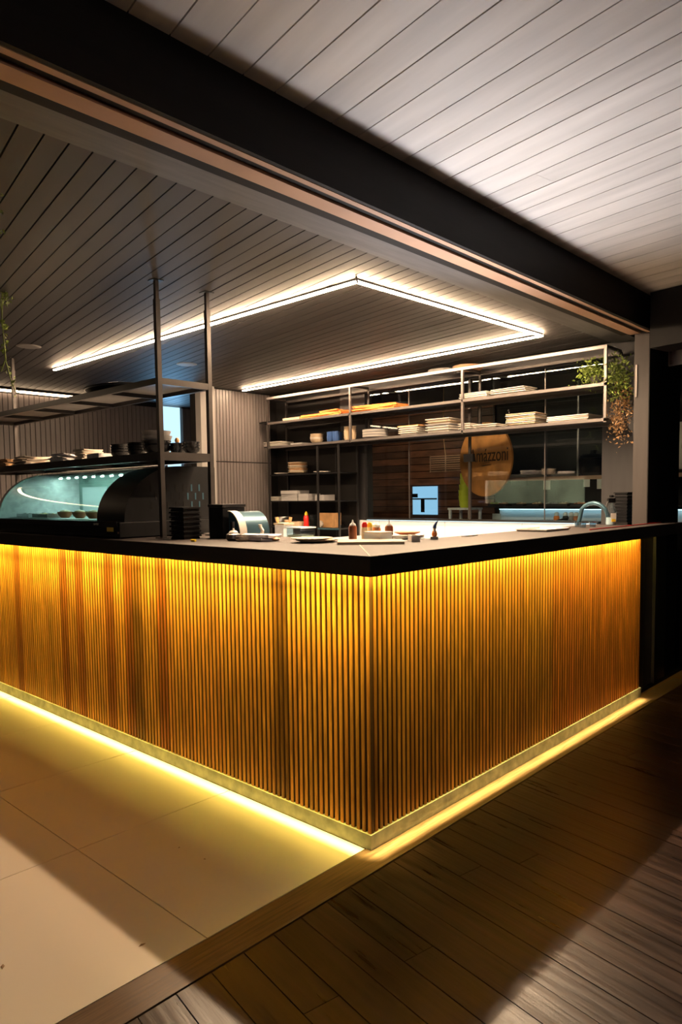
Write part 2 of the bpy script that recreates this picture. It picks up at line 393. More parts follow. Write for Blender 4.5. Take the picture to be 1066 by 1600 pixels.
def slat(x, y, c):
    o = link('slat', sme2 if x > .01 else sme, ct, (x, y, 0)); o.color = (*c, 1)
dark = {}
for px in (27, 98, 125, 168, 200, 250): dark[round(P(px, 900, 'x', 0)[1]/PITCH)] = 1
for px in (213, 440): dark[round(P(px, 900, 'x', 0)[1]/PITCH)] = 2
base = 1.0
for i in range(155):
    y = .0095+i*PITCH
    if i % 5 == 0: base = random.uniform(.82, 1.12)
    v = base*random.uniform(.9, 1.08); c = (v, v*random.uniform(.92, 1.05), v)
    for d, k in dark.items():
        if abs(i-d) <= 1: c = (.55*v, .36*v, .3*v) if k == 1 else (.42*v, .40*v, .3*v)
    slat(.0095, y, c)
for i in range(1, 95):
    x = .0095+i*PITCH
    if i % 6 == 0: base = random.uniform(.80, 1.1)
    v = base*random.uniform(.88, 1.08); red = 1 if x < 1.5 else .78
    slat(x, .0095, (v, v*red*random.uniform(.92, 1.05), v*red))
obj('light_strip', B().box(-.0585, -.050, -.0585, 4.5, 1.0935, 1.0995).box(-.050, 2.71, -.0585, -.050, 1.0935, 1.0995), 'ledt', ct)

cp = thing('countertop', (0, 0, 1.09), 'black stone countertop running round the L-shaped bar', 'countertop')
ZT = 1.142
obj('slab', B().prism([(-.065, -.065), (.38, .38), (.62, .62), (.62, 4.6), (-.065, 4.6)], 1.112, ZT), 'slab', cp)
obj('slab', B().prism([(-.063, -.065), (3.37, -.065), (3.37, .045), (2.775, .045), (2.775, .36), (.362, .36)], 1.112, ZT), 'slab', cp)
obj('apron', B().box(-.072, -.060, -.072, 4.6, 1.066, ZT-.0005).box(-.060, 3.37, -.072, -.060, 1.066, ZT-.0005), 'apron', cp)
obj('underside', B().box(-.060, .02, -.060, 4.6, 1.100, 1.1115).box(.02, 3.37, -.060, .02, 1.100, 1.1115), 'apron', cp)
obj('joint', B().bar((-.06, -.06, ZT+.0002), (.37, .37, ZT+.0002), .004, .0008), 'cream', cp)
# dark panels beyond the slats
sp = thing('bar_end_cladding', (3.08, .1, 0), 'glossy black panels closing the bar base past the last slat', 'panel')
obj('panel', B().box(2.775, 2.93, .040, .070, .01, 1.09), 'blackm', sp)
obj('panel', B().box(2.935, 3.12, .055, .072, .01, 1.09), 'wallg', sp)
obj('panel', B().box(3.125, 3.36, .045, .072, .01, 1.09), 'blackm', sp)
obj('edge_strip', B().box(3.12, 3.125, .035, .072, .01, 1.09), 'chrome', sp)

pw = thing('prep_counter', (1.6, .6, 0), 'low stainless prep counter tucked inside the bar', 'counter')
obj('worktop', B().box(.64, 2.75, .38, .85, .90, .93), 'steel', pw)
obj('carcass', B().box(.66, 2.73, .40, .83, 0, .90), 'blackm', pw)
bw = thing('back_worktop', (3.2, 1.8, 0), 'long worktop under the kitchen window', 'counter')
obj('worktop', B().box(2.95, XB-.013, .30, 4.2, .87, .90), 'steel', bw)
obj('carcass', B().box(3.0, XB-.013, .32, 4.2, 0, .87), 'blackm', bw)
obj('light_strip', B().box(XB-.030, XB-.020, .64, 3.05, 1.109, 1.1155), 'leds', bw)

# ------------------------------------------------------------------ ceiling light
# its lensed downlight, one lamp per side of the U
area('linear_light_lamp', (.925, 2.65, 2.49), (.925, 2.65, 0), 3.55, .02, 150, WARM, 150).rotation_euler = (0, 0, math.pi/2)
area('linear_light_lamp', (1.88, .81, 2.49), (1.88, .81, 0), 1.9, .02, 95, WARM, 150)
area('linear_light_lamp', (2.91, 2.54, 2.49), (2.91, 2.54, 0), 3.4, .02, 34, WARM, 150).rotation_euler = (0, 0, math.pi/2)
L4 = [(.949, 4.453), (.91, .847), (2.854, .772), (2.963, 4.306)]
cl = thing('linear_ceiling_light', (1.9, 2.4, 2.49), 'three-sided warm white linear light under the dark boarded ceiling', 'ceiling light')
for a, b in zip(L4[:-1], L4[1:]):
    obj('profile', B().bar((*a, 2.513), (*b, 2.513), .016, .012), 'black', cl)
    obj('diffuser', B().bar((*a, 2.502), (*b, 2.502), .022, .008), 'led', cl)
obj('hook', B().tube([(.89, .83, 2.519), (.88, .82, 2.50), (.90, .83, 2.492)], .006), 'chrome', cl)
for (px, py), l in zip(((292, 569), (45, 541)), ('round speaker grille in the ceiling, above the passage', 'round speaker grille in the ceiling at the far left')):
    p = P(px, py, 'z', ZD); tag(obj('ceiling_speaker', B().lathe([(0, -.006), (.075, -.006), (.09, -.001)], p, 24), 'greyw', base=p), l, 'speaker')

# ------------------------------------------------------------------ item meshes, all built round their own origin
def plate_b(r=.13, h=.02, n=24): return B().lathe([(0, 0), (.58*r, 0), (r, h-.004), (r, h), (.97*r, h), (.6*r, .006), (0, .006)], n=n)
def bowl_b(r=.07, h=.06, n=20): return B().lathe([(0, 0), (.5*r, 0), (.85*r, .45*h), (r, h), (.94*r, h), (.78*r, .48*h), (.45*r, .007), (0, .007)], n=n)
def cup_b(r=.04, h=.07, n=18): return B().lathe([(0, 0), (.75*r, 0), (.95*r, .3*h), (r, h), (.92*r, h), (.86*r, .3*h), (.68*r, .008), (0, .008)], n=n)
def platter_b(w=.30, d=.2, h=.018, foot=.8):
    b = B(); rings = [(foot, 0), (foot+.03, h*.5), (1, h-.005), (1, h), (.95, h), (foot-.03, .005)]; vs = []
    for k, z in rings: vs += [(sx*w/2*k, sy*d/2*k, z) for sx, sy in ((-1, -1), (1, -1), (1, 1), (-1, 1))]
    fs = [(3, 2, 1, 0), (20, 21, 22, 23)]+[(q*4+i, q*4+(i+1) % 4, q*4+4+(i+1) % 4, q*4+4+i) for q in range(5) for i in range(4)]
    return b.add(vs, fs)
def sheet_b(w=.30, d=.2, h=.012, bend=.02, seed=0, n=6):
    """a folded cloth or sheaf: a thick sheet, its ends lifting a little"""
    rr = random.Random(seed); vs = []; N = n+1
    for t in (0, 1):
        for i in range(N):
            for j in range(N):
                u = i/n-.5; v = j/n-.5; z = bend*abs(u)**2*2+rr.uniform(0, h*.12)*t
                vs.append((u*w, v*d*(1+.05*math.sin(5*u)), z+t*h))
    idx = lambda t, i, j: t*N*N+i*N+j; fs = []
    for i in range(n):
        for j in range(n):
            fs.append((idx(0, i, j), idx(0, i, j+1), idx(0, i+1, j+1), idx(0, i+1, j))); fs.append((idx(1, i, j), idx(1, i+1, j), idx(1, i+1, j+1), idx(1, i, j+1)))
    for i in range(n):
        for a, b in (((i, 0), (i+1, 0)), ((i+1, n), (i, n)), ((0, i+1), (0, i)), ((n, i), (n, i+1))):
            fs.append((idx(0, *a), idx(0, *b), idx(1, *b), idx(1, *a)))
    return B().add(vs, fs)
def item(name, b, m, loc, label, cat, rz=0, group=None, smooth=True):
    o = obj(name, b, m, base=(0, 0, 0), smooth=smooth); o.location = loc; o.rotation_euler.z = rz
    return tag(o, label, cat, group)
def stack(name, b, m, n, dz, loc, label, cat, group, rz=0, jr=.06, jp=.006, mats=None, smooth=True):
    W = lambda k: 'topmost' if k == n-1 else ('lowest', 'second-lowest', 'third-lowest', 'fourth-lowest', 'fifth-lowest', 'sixth-lowest', 'seventh-lowest', 'eighth-lowest', 'ninth-lowest')[k]
    if n > 1: label = label.replace('in the stack', 'stacked')
    assert len(label.split()) < 16, label
    o = item(name, b, m, loc, W(0)+' '+label if n > 1 else label, cat, rz, group if n > 1 else None, smooth)
    for k in range(1, n):
        c = copy_tree(o, label=W(k)+' '+label); c.location = (loc[0]+random.uniform(-jp, jp), loc[1]+random.uniform(-jp, jp), loc[2]+k*dz)
        c.rotation_euler.z = rz+random.uniform(-jr, jr)
        if mats:
            me = o.data.copy(); me.materials.clear(); me.materials.append(M[mats[k % len(mats)]]); c.data = me
    return o

# ------------------------------------------------------------------ wall shelf above the window, rack below it
XS, XE = 3.20, 3.50; Z1, Z2, Z3 = 1.910, 2.170, 2.440
YR, YL = .437, 4.20
ws = thing('wall_shelf', (3.35, 2.3, 1.88), 'long two-tier steel wall shelf hanging in front of the kitchen window', 'shelf')
obj('shelf_board', B().box(XS+.02, XE, YR, YL+.08, Z1-.012, Z1), 'shelfb', ws)
obj('shelf_board', B().box(XS+.02, XE, YR, YL, Z2-.012, Z2), 'shelfb', ws)
for y in (YR+.008, 1.686, 2.98, YL):
    for x in (XS, XE-.02): obj('post', B().box(x, x+.02, y-.010, y+.010, Z1-.03, Z3-.02), 'chrome' if x == XS and y < 3 else 'post', ws)
for z in (Z1, Z2, Z3):
    obj('rail', B().box(XS, XS+.02, YR-.002, YL+.01, z-.024, z-.001 if z < Z3 else z), 'chrome', ws)
    obj('rail', B().box(XE-.02, XE, YR-.002, YL+.01, z-.036, z-.013), 'post', ws)
for y in (YR+.008, 1.686, 2.98, YL): obj('cross_rail', B().box(XS+.02, XE-.02, y-.01, y+.01, Z3-.02, Z3), 'post', ws)
for y in (.6, 2.3, 3.9): obj('bracket', B().box(XE, XB, y-.015, y+.015, Z1-.03, Z1-.012), 'black', ws)
rk = thing('storage_rack', (3.35, 3.7, .90), 'black open storage rack under the left end of the wall shelf', 'rack')
for y in (4.19, 3.44, 3.145):
    for x in (XS+.01, XE-.01): obj('post', B().box(x-.009, x+.009, y-.009, y+.009, .901, 1.872), 'blackm', rk)
for z in (1.600, 1.315, 1.035): obj('shelf_board', B().box(XS+.022, XE-.022, 3.14, 4.19, z-.012, z), 'black', rk)
obj('shelf_edge', B().box(XS-.004, XS+.0005, 3.14, 3.44, 1.020, 1.036), 'oven', rk)
obj('back_panel', B().box(XE, XE+.01, 3.14, 4.2, .905, 1.87), 'wallb', rk)

def ys(px, x=3.33, py=690): return P(px, py, 'x', x)[1]
# lower tier, from the left
def on1(px0, px1, x=3.34): a, b = ys(px0, x), ys(px1, x); return (a+b)/2, abs(a-b)
y, wd = on1(410, 456)
stack('platter', platter_b(.2, .27, .016), 'white', 4, .0125, (3.36, y-.01, Z1), 'white rectangular platter in the stack at the far left end of the lower shelf', 'platter', 'platters at the left end of the lower shelf', jp=.012)
y, wd = on1(458, 482)
stack('platter', platter_b(.18, .17, .012), 'greyc', 2, .009, (3.36, y, Z1), 'thin grey platter lying between the left platters and the cream bowls', 'platter', 'thin grey platters', jp=.004)
y, wd = on1(484, 509)
stack('bowl', bowl_b(.072, .045), 'cream', 4, .018, (3.33, y, Z1), 'cream bowl in the short stack left of the blue cups', 'bowl', 'cream bowls left of the blue cups', mats=['cream', 'white', 'cream'])
y, wd = on1(511, 535)
for k, (dx, dy) in enumerate(((0, .038), (0, -.04), (.085, 0))):
    stack('cup', cup_b(.038, .062), 'blue', 2, .045, (3.32+dx, y+dy, Z1), ('blue glazed cup in the left stack of blue cups', 'blue glazed cup in the right stack of blue cups', 'blue glazed cup in the rear stack of blue cups')[k], 'cup', 'blue cups, stack %s' % ('left', 'right', 'rear')[k], jr=0, jp=.001)
y, wd = on1(536, 561)
for k, dy in enumerate((.036, -.036)):
    stack('bowl', bowl_b(.036, .040), 'cream', 6, .021, (3.33, y+dy, Z1), 'small beige bowl in the %s of the two tall stacks behind the shelf post' % ('left', 'right')[k], 'bowl', 'tall stacks of beige bowls, %s' % ('left', 'right')[k], jr=0, jp=.002)
y, wd = on1(563, 610)
stack('plate', plate_b(.125, .020), 'greyc', 9, .0085, (3.345, y, Z1), 'dark grey round plate with pale rim in the middle stack', 'plate', 'grey plates in the middle stack', jp=.002, mats=['greyc', 'white', 'greyc'])
y, wd = on1(628, 668)
stack('platter', platter_b(.21, .215, .024, .84), 'white', 4, .0185, (3.34, y, Z1), 'deep white rectangular dish in the stack right of the grey plates', 'dish', 'white dishes right of the grey plates', jp=.003)
item('cutting_board', B().box(-.1, .1, -.12, .12, 0, .009), 'wood', (3.34, y, Z1+.0185*3+.0245), 'thin wooden board lying on top of the deep white dishes', 'board', smooth=False)
y, wd = on1(669, 720)
stack('platter', platter_b(.22, .255, .03, .84), 'white', 5, .0235, (3.34, y, Z1), 'thick striped dish in the tallest stack by the middle shelf post', 'dish', 'striped dishes left of the second post', jp=.004, mats=['terracotta', 'white', 'greyc', 'cream', 'white'])
y, wd = on1(726, 744)
stack('platter', platter_b(.2, .12, .022), 'white', 3, .019, (3.345, y, Z1), 'small white dish right behind the second shelf post', 'dish', 'small white dishes at the second post', jp=.006)
y, wd = on1(748, 790)
stack('platter', platter_b(.21, .22, .02), 'white', 2, .0155, (3.335, y, Z1), 'flat white platter, low pair above the round sign', 'platter', 'flat platters above the round sign', jp=.01)
y, wd = on1(798, 848)
stack('platter', platter_b(.22, .26, .018), 'cream', 7, .0135, (3.35, y, Z1), 'cream edged platter in the stack left of the white sheets', 'platter', 'cream edged platters', jp=.008, mats=['cream', 'white'])
y, wd = on1(855, 940)
stack('tray', platter_b(.25, .34, .018, .92), 'white', 3, .0135, (3.345, y, Z1), 'large white tray in the spread-out stack at the right end of the lower shelf', 'tray', 'large white trays at the right end', jp=.012, jr=.08)
# upper tier
def ys2(px0, px1, x=3.35): a, b = P(px0, 645, 'x', x)[1], P(px1, 645, 'x', x)[1]; return (a+b)/2, abs(a-b)
y, wd = ys2(449, 475)
item('box', platter_b(.16, wd, .035, .96), 'cream', (3.36, y, Z2), 'small cream box at the left of the orange cloths', 'box', smooth=False)
for (a, b, n, sd, lab, gr) in ((479, 512, 3, 3, 'orange folded cloth in the leftmost low pile on the upper shelf', 'orange cloths, leftmost pile'), (508, 542, 5, 5, 'orange folded cloth in the second low pile, left of the shelf post', 'orange cloths, second pile'), (560, 628, 5, 8, 'orange folded cloth in the big pile right of the shelf post', 'orange cloths, big pile')):
    y, wd = ys2(a, b)
    stack('folded_cloth', sheet_b(.2, wd*.95, .009, .012, sd), 'orange', n, .0115, (3.35, y, Z2), lab, 'cloth', gr, jr=.12, jp=.01)
y, wd = ys2(727, 773)
stack('tray', platter_b(.2, wd*.95, .02, .9), 'white', 3, .0155, (3.34, y, Z2), 'white tray in the left pile at the right half of the upper shelf', 'tray', 'white trays, left pile upstairs', jp=.01, jr=.05)
y, wd = ys2(775, 835)
stack('tray', platter_b(.2, wd*.9, .022, .8), 'white', 3, .017, (3.34, y, Z2), 'upturned-edged white tray in the right pile on the upper shelf', 'tray', 'white trays, right pile upstairs', jp=.012, jr=.1)
item('tray', B().lathe([(0, 0), (.17, 0), (.18, .012), (.17, .012), (.165, .005), (0, .005)], n=28, sx=.75), 'black', (3.33, P(425, 660, 'x', 3.33)[1]-.02, Z2), 'black round tray sticking out at the left end of the upper shelf', 'tray')
# two big round pans on top of the frame
for px, lab, mt in ((662, 'large round pan lying on top of the shelf frame, left one', 'greyc'), (733, 'large round pan on top of the shelf frame, right one', 'rail')):
    y = P(px, 575, 'z', Z3)[1]
    item('round_pan', B().lathe([(0, 0), (.115, 0), (.135, .028), (.130, .028), (.111, .004), (0, .004)], n=32), mt, (3.35, y+.05, Z3+.0005), lab, 'pan')

# rack contents
def yr(px0, px1): a, b = P(px0, 780, 'x', 3.33)[1], P(px1, 780, 'x', 3.33)[1]; return (a+b)/2, abs(a-b)
y, wd = yr(434, 450); item('plate', plate_b(.08, .02), 'white', (3.32, y, 1.60), 'white plate at the left of the rack\'s top shelf', 'plate')
y, wd = yr(452, 487)
stack('plate', plate_b(.105, .024), 'cream', 7, .017, (3.33, y+.03, 1.60), 'cream plate in the stack on the rack\'s top shelf', 'plate', 'cream plates in the rack', jp=.006, mats=['cream', 'white', 'wood'])
y, wd = yr(492, 516); item('plate', plate_b(.09, .018), 'white', (3.33, y, 1.60), 'white plate behind the rack post, right of the cream stack', 'plate')
y, wd = yr(428, 447)
stack('dish', platter_b(.18, .15, .018), 'white', 3, .0145, (3.33, y, 1.315), 'white dish in the low stack on the rack\'s middle shelf', 'dish', 'white dishes on the middle rack shelf')
def crate_b(w, d, h, t=.006):
    b = B().box(-w/2, w/2, -d/2, d/2, 0, t)
    for sx in (-1, 1): b.box(*sorted((sx*w/2, sx*(w/2-t))), -d/2, d/2, t, h)
    for sy in (-1, 1): b.box(-w/2+t, w/2-t, *sorted((sy*d/2, sy*(d/2-t))), t, h)
    return b
y, wd = yr(448, 476)
stack('container', crate_b(.18, wd*.9, .036), 'greyc', 3, .037, (3.33, y, 1.315), 'grey food container in the taller stack on the middle shelf', 'container', 'grey containers on the middle rack shelf', smooth=False, jr=.03)
y, wd = yr(474, 491)
stack('container', crate_b(.18, wd*.9, .036), 'greyc', 2, .037, (3.33, y-.01, 1.315), 'grey food container in the lower stack by the rack post', 'container', 'grey containers by the rack post', smooth=False, jr=.01, jp=.002)
y, wd = yr(498, 518); item('container', crate_b(.16, .13, .06), 'greyc', (3.33, y, 1.315), 'grey food container right of the middle rack post', 'container', smooth=False)
y, wd = yr(431, 448); item('mixing_bowl', bowl_b(.085, .10), 'steel', (3.34, y, 1.036), 'steel mixing bowl on the rack\'s bottom shelf', 'bowl')
y, wd = yr(447, 459)
j = thing('jar', (3.29, y, 1.036), 'orange filled jar beside the steel bowl', 'jar')
obj('body', B().lathe([(0, 0), (.036, 0), (.036, .06), (0, .06)], j.location, 16), 'wood', j, smooth=True); obj('lid', B().lathe([(0, .061), (.037, .061), (.037, .075), (0, .075)], j.location, 16), 'cream', j, smooth=True)
y, wd = yr(460, 480); item('box', crate_b(.14, wd*1.0, .055), 'cream', (3.30, y+.01, 1.036), 'cream carton on the bottom shelf left of the ketchup bottle', 'box', smooth=False)
y, wd = yr(470, 480); item('jar', B().lathe([(0, 0), (.035, 0), (.038, .03), (.036, .10), (.028, .115), (.030, .13), (0, .13)], n=16), 'bglass', (3.43, y-.02, 1.036), 'glass jar standing behind the cream carton', 'jar')
y, wd = yr(481, 490)
kb = thing('ketchup_bottle', (3.27, y+.01, 1.036), 'red sauce bottle with yellow cap on the rack\'s bottom shelf', 'bottle')
obj('body', B().lathe([(0, 0), (.028, 0), (.030, .02), (.026, .05), (.030, .09), (.022, .12), (.014, .126), (0, .126)], kb.location, 16), 'red', kb, smooth=True)
obj('cap', B().lathe([(.0, .1265), (.018, .1265), (.016, .145), (.006, .165), (0, .166)], kb.location, 14), 'yellow', kb, smooth=True)
y, wd = yr(496, 516)
cb = item('cutting_board', B().box(-.008, .008, -wd*.6, wd*.55, 0, .15), 'wood', (3.33, y-.02, 1.036), 'light wooden board standing upright in the rack', 'board', smooth=False)
item('timer', B().tube([(-.012, 0, 0), (.012, 0, 0)], .034, 20), 'white', (3.305, y+.03, 1.036+.085), 'round white timer leaning on the upright wooden board', 'timer').location.z = 1.071
y, wd = yr(521, 526); item('cutting_board', B().box(-.06, .06, -.008, .008, 0, .15), 'wood', (3.35, y, 1.036), 'narrow wooden board standing edge-on at the right of the rack', 'board', smooth=False)

# hanging plant at the right end of the shelf
def leaves(b, c, n, spread, size, rr):
    for _ in range(n):
        p = Vector(c)+Vector((rr.gauss(0, spread[0]), rr.gauss(0, spread[1]), rr.gauss(0, spread[2])))
        d = Vector((rr.uniform(-1, 1), rr.uniform(-1, 1), rr.uniform(-.9, .9))).normalized(); q = d.orthogonal().normalized()
        q = q*math.cos(a := rr.uniform(0, 6.28))+d.cross(q)*math.sin(a); s_ = size*rr.uniform(.6, 1.3); nn = d.cross(q)
        b.add([p-d*s_, p+q*s_*.45-nn*s_*.12, p+d*s_, p-q*s_*.45-nn*s_*.12, p+nn*s_*.10], [(0, 1, 4), (1, 2, 4), (2, 3, 4), (3, 0, 4)])
hp = thing('trailing_plant', (3.35, .58, Z2), 'bushy green trailing plant spilling over the right end of the wall shelf', 'plant')
obj('pot', B().lathe([(0, 0), (.05, 0), (.065, .075), (.060, .075), (.047, .01), (0, .01)], (3.35, .56, Z2), 18), 'pot', hp, smooth=True)
rr = random.Random(4); g = B(); g2 = B()
leaves(g, (3.33, .60, 2.27), 420, (.055, .055, .045), .016, rr); leaves(g, (3.31, .42, 2.25), 420, (.05, .055, .055), .016, rr)
leaves(g, (3.29, .37, 2.14), 300, (.04, .05, .06), .015, rr); leaves(g2, (3.29, .35, 2.0), 260, (.035, .045, .07), .014, rr)
leaves(g2, (3.28, .38, 1.87), 170, (.03, .035, .06), .013, rr); leaves(g2, (3.28, .335, 1.77), 26, (.02, .04, .04), .013, rr)
obj('foliage', g, 'leaf', hp, kind='stuff'); obj('trailing_foliage', g2, 'leaf2', hp, kind='stuff', label='browner reddish trailing leaves')
st = B()
for k in range(9):
    a = (3.34, .50, 2.24); e = (3.27+rr.uniform(0, .05), .33+rr.uniform(0, .09), 1.78+rr.uniform(0, .25))
    st.tube([a, (3.30, .41, 2.22), (3.285, .39, 2.05), e], .0018, 5)
obj('stem', st, 'leaf2', hp)

# trailing vine at the left edge of the view
vn = thing('hanging_vine', (-.30, 2.62, ZD), 'thin leafy vine hanging from the dark ceiling at the left edge of view', 'plant')
vp_ = [P(x, y, 'x', -.30) for x, y in ((4, 470), (3, 500), (6, 530), (9, 560), (2, 580))]
v0 = P(2, 430, 'x', -.30); pts = [Vector((v0.x, v0.y, ZD)), v0]+vp_
obj('stem', B().tube(pts, .003, 6), 'leaf', vn)
obj('stem', B().tube([Vector((v0.x, v0.y-.02, ZD)), P(1, 470, 'x', -.3), P(8, 560, 'x', -.3), P(16, 590, 'x', -.3), P(24, 612, 'x', -.3)], .003, 6), 'leaf', vn)
g = B(); rr = random.Random(9)
for x, y, n in ((2, 445, 14), (8, 460, 26), (11, 470, 16), (3, 505, 9), (9, 515, 8), (9, 535, 6), (4, 545, 6), (10, 575, 6), (18, 592, 5), (24, 614, 4)):
    leaves(g, P(x, y, 'x', -.30), n, (.012, .014, .016), .016, rr)
obj('foliage', g, 'leaf', vn, kind='stuff')
vn2 = thing('hanging_vine', (-.85, 1.55, ZD), 'sparse vine tips showing at the very left edge near the ceiling boards', 'plant')
q = P(1, 250, 'x', -.85); e = P(1, 345, 'x', -.85); vn2.location = (q.x, q.y, ZD)
obj('stem', B().tube([(q.x, q.y+.012, ZD), q+Vector((0, .012, 0)), e+Vector((0, .012, 0))], .002, 5), 'leaf', vn2)
g = B()
for x, y, n in ((1, 243, 4), (2, 273, 3), (3, 305, 4), (4, 332, 5), (1, 362, 4)): leaves(g, P(x, y, 'x', -.85), n, (.004, .005, .006), .009, rr)
obj('foliage', g, 'leaf', vn2, kind='stuff')

# ------------------------------------------------------------------ shelf standing on the left arm of the bar
XA, XC = .17, .50; YA, YC = 1.62, 4.25; TA, TB = 2.007, 1.611
bs = thing('bar_shelf', (.33, 2.9, ZT), 'two-tier dark steel shelf on tall posts above the display case', 'shelf')
for x in (XA, XC):
    for y in (YA, YC): 
        obj('post', B().box(x-.013, x+.013, y-.013, y+.013, ZT, ZD-.10), 'post', bs)
        obj('post_sleeve', B().box(x-.010, x+.010, y-.010, y+.010, ZD-.10, ZD-.004), 'post', bs)
        obj('top_plate', B().box(x-.03, x+.03, y-.03, y+.03, ZD-.004, ZD-.0005), 'black', bs)
        obj('foot_plate', B().box(x-.03, x+.03, y-.03, y+.03, ZT, ZT+.005), 'blackm', bs)
for z, h in ((TA, .034), (TB, .045)):
    obj('frame_rail', B().box(XA-.013, XA+.012, YA+.013, YC-.013, z-h, z), 'blackm', bs)
    obj('frame_rail', B().box(XC-.012, XC+.013, YA+.013, YC-.013, z-h, z), 'blackm', bs)
    obj('end_rail', B().box(XA+.013, XC-.013, YA-.012, YA+.013, z-h, z), 'post', bs)
    obj('end_rail', B().box(XA+.013, XC-.013, YC-.013, YC+.012, z-h, z), 'post', bs)
    for y in (2.15, 2.68, 3.2, 3.72): obj('cross_bar', B().box(XA+.012, XC-.012, y-.008, y+.008, z-h, z-.012), 'blackm', bs)
    obj('shelf_board', B().box(XA+.0125, XC-.0125, YA+.0135, YC-.0135, z-.011, z-.003), 'trimg', bs)

# hoop-like oval tray on the top board
y0, y1 = P(135, 605, 'x', .30)[1], P(212, 600, 'x', .30)[1]; yc = (y0+y1)/2
ov = thing('oval_tray', (.32, yc, TA), 'black oval tray with a raised rim on the top bar shelf', 'tray')
ring = lambda rx, ry, z: [(.32+rx*math.cos(a*math.pi/16), yc+ry*math.sin(a*math.pi/16), z) for a in range(33)]
obj('rim', B().tube(ring(.14, .25, TA+.042), .006, 8), 'blackm', ov, smooth=True)
obj('tray_base', B().lathe([(0, TA), (.11, TA), (.138, TA+.036), (.132, TA+.036), (.105, TA+.006), (0, TA+.006)], (.32, yc, 0), 32, 1, 1.75), 'black', ov, smooth=True)
# things on the lower board
def yb(px0, px1, x=.30): a, b = P(px0, 700, 'x', x)[1], P(px1, 700, 'x', x)[1]; return (a+b)/2, abs(a-b)
y, wd = yb(2, 38); stack('menu_board', sheet_b(.2, .18, .006, .008, 2), 'wood', 7, .0085, (.32, y+.03, TB), 'brown bound menu in the leftmost pile on the bar shelf', 'menu', 'brown menus at the left', jr=.12, jp=.01)
y, wd = yb(28, 74); stack('paper_sheaf', sheet_b(.2, .22, .005, .012, 4), 'paper', 8, .0075, (.29, y, TB), 'cream paper in the loose pile right of the brown menus', 'paper', 'loose cream papers', jr=.3, jp=.015)
y, wd = yb(80, 125); stack('paper_sheaf', sheet_b(.19, .2, .006, .02, 5), 'cloth', 6, .009, (.33, y, TB), 'grey folded paper in the middle pile on the bar shelf', 'paper', 'grey folded papers', jr=.3, jp=.012)
y, wd = yb(118, 145); stack('napkin', sheet_b(.14, .13, .006, .004, 6), 'paper', 9, .0085, (.33, y, TB), 'cream napkin in the tidy stack left of the black bowls', 'napkin', 'cream napkins', jr=.12)
y, wd = yb(148, 176); item('box', crate_b(.18, .15, .035), 'cloth', (.32, y+.01, TB), 'flat grey box between napkins and black bowls', 'box', smooth=False)
for k, (px0, px1) in enumerate(((176, 199), (200, 223))):
    y, wd = yb(px0, px1); stack('dish', bowl_b(.058, .034), 'blackc', 4, .016, (.30, y-.02*k, TB), 'black shallow dish in the %s of two stacks on the bar shelf' % ('left', 'right')[k], 'dish', 'black dishes, %s stack' % ('left', 'right')[k], jp=.002)
y, wd = yb(226, 262, .32); stack('bowl', bowl_b(.085, .055), 'blackc', 4, .028, (.33, y, TB), 'large black bowl in the tall stack right behind the front post', 'bowl', 'large black bowls', jp=.004, mats=['greyc', 'blackc', 'greyc'])
for k, (dy, n) in enumerate(((0, 3), (-.13, 3))):
    stack('bowl', bowl_b(.05, .035), 'blackc', n, .017, (.42, y-.05+dy-.03, TB), 'small black bowl in the %s stack beside the white bottle' % ('rear', 'end')[k], 'bowl', 'small black bowls, %s stack' % ('rear', 'end')[k], jp=.002)
wbt = thing('small_bottle', (.33, 1.70, TB), 'small white bottle with amber stopper at the end of the bar shelf', 'bottle')
obj('body', B().lathe([(0, 0), (.018, 0), (.02, .03), (.009, .055), (.009, .062), (0, .062)], wbt.location, 14), 'bglass', wbt, smooth=True)
obj('stopper', B().lathe([(0, .0625), (.011, .0625), (.014, .075), (.008, .088), (0, .09)], wbt.location, 12), 'wood', wbt, smooth=True)

# ------------------------------------------------------------------ refrigerated display case
Y0, Y1, Y2 = 1.78, 2.08, 3.46
dc = thing('display_case', (.33, 2.6, ZT), 'black refrigerated display case with curved glass front, lit inside in pale green', 'display case')
obj('base', B().box(.00, .645, Y0, Y2+.05, ZT+.006, 1.232), 'black', dc, bevel=.004)
obj('base_trim', B().box(-.008, .0, Y0+.02, Y2+.05, 1.205, 1.236), 'blackm', dc)
def arc(n=14, x0=.03, z0=1.236, xc=.40, z1=1.545): return [(xc-(xc-x0)*math.cos(k/n*math.pi/2), z0+(z1-z0)*math.sin(k/n*math.pi/2)) for k in range(n+1)]
A = arc(); pr_ = A+[(.645, 1.545), (.645, 1.2335), (.03, 1.2335)]
def yprism(poly, y0, y1):
    n = len(poly); vs = [(x, y0, z) for x, z in poly]+[(x, y1, z) for x, z in poly]
    return B().add(vs, [tuple(range(n)), tuple(range(2*n-1, n-1, -1))]+[(i, (i+1) % n, (i+1) % n+n, i+n) for i in range(n)])
obj('end_housing', yprism(pr_, Y0, Y1), 'black', dc, smooth=True)
obj('far_cheek', yprism(pr_, Y2, Y2+.04), 'cloth', dc, smooth=True)
A2 = [(x+.006, z-.005) for x, z in A]
def sheet(A, A2, y0, y1):
    n = len(A); vs = [(x, y, z) for Q in (A, A2) for y in (y0, y1) for x, z in Q]; fs = []
    for i in range(n-1): fs += [(i, i+1, n+i+1, n+i), (2*n+i, 3*n+i, 3*n+i+1, 2*n+i+1), (i, 2*n+i, 2*n+i+1, i+1), (n+i, n+i+1, 3*n+i+1, 3*n+i)]
    return B().add(vs, fs+[(0, n, 3*n, 2*n), (n-1, 3*n-1, 4*n-1, 2*n-1)])
obj('curved_glass', sheet(A, A2, Y1+.001, Y2-.001), 'cglass', dc, smooth=True)
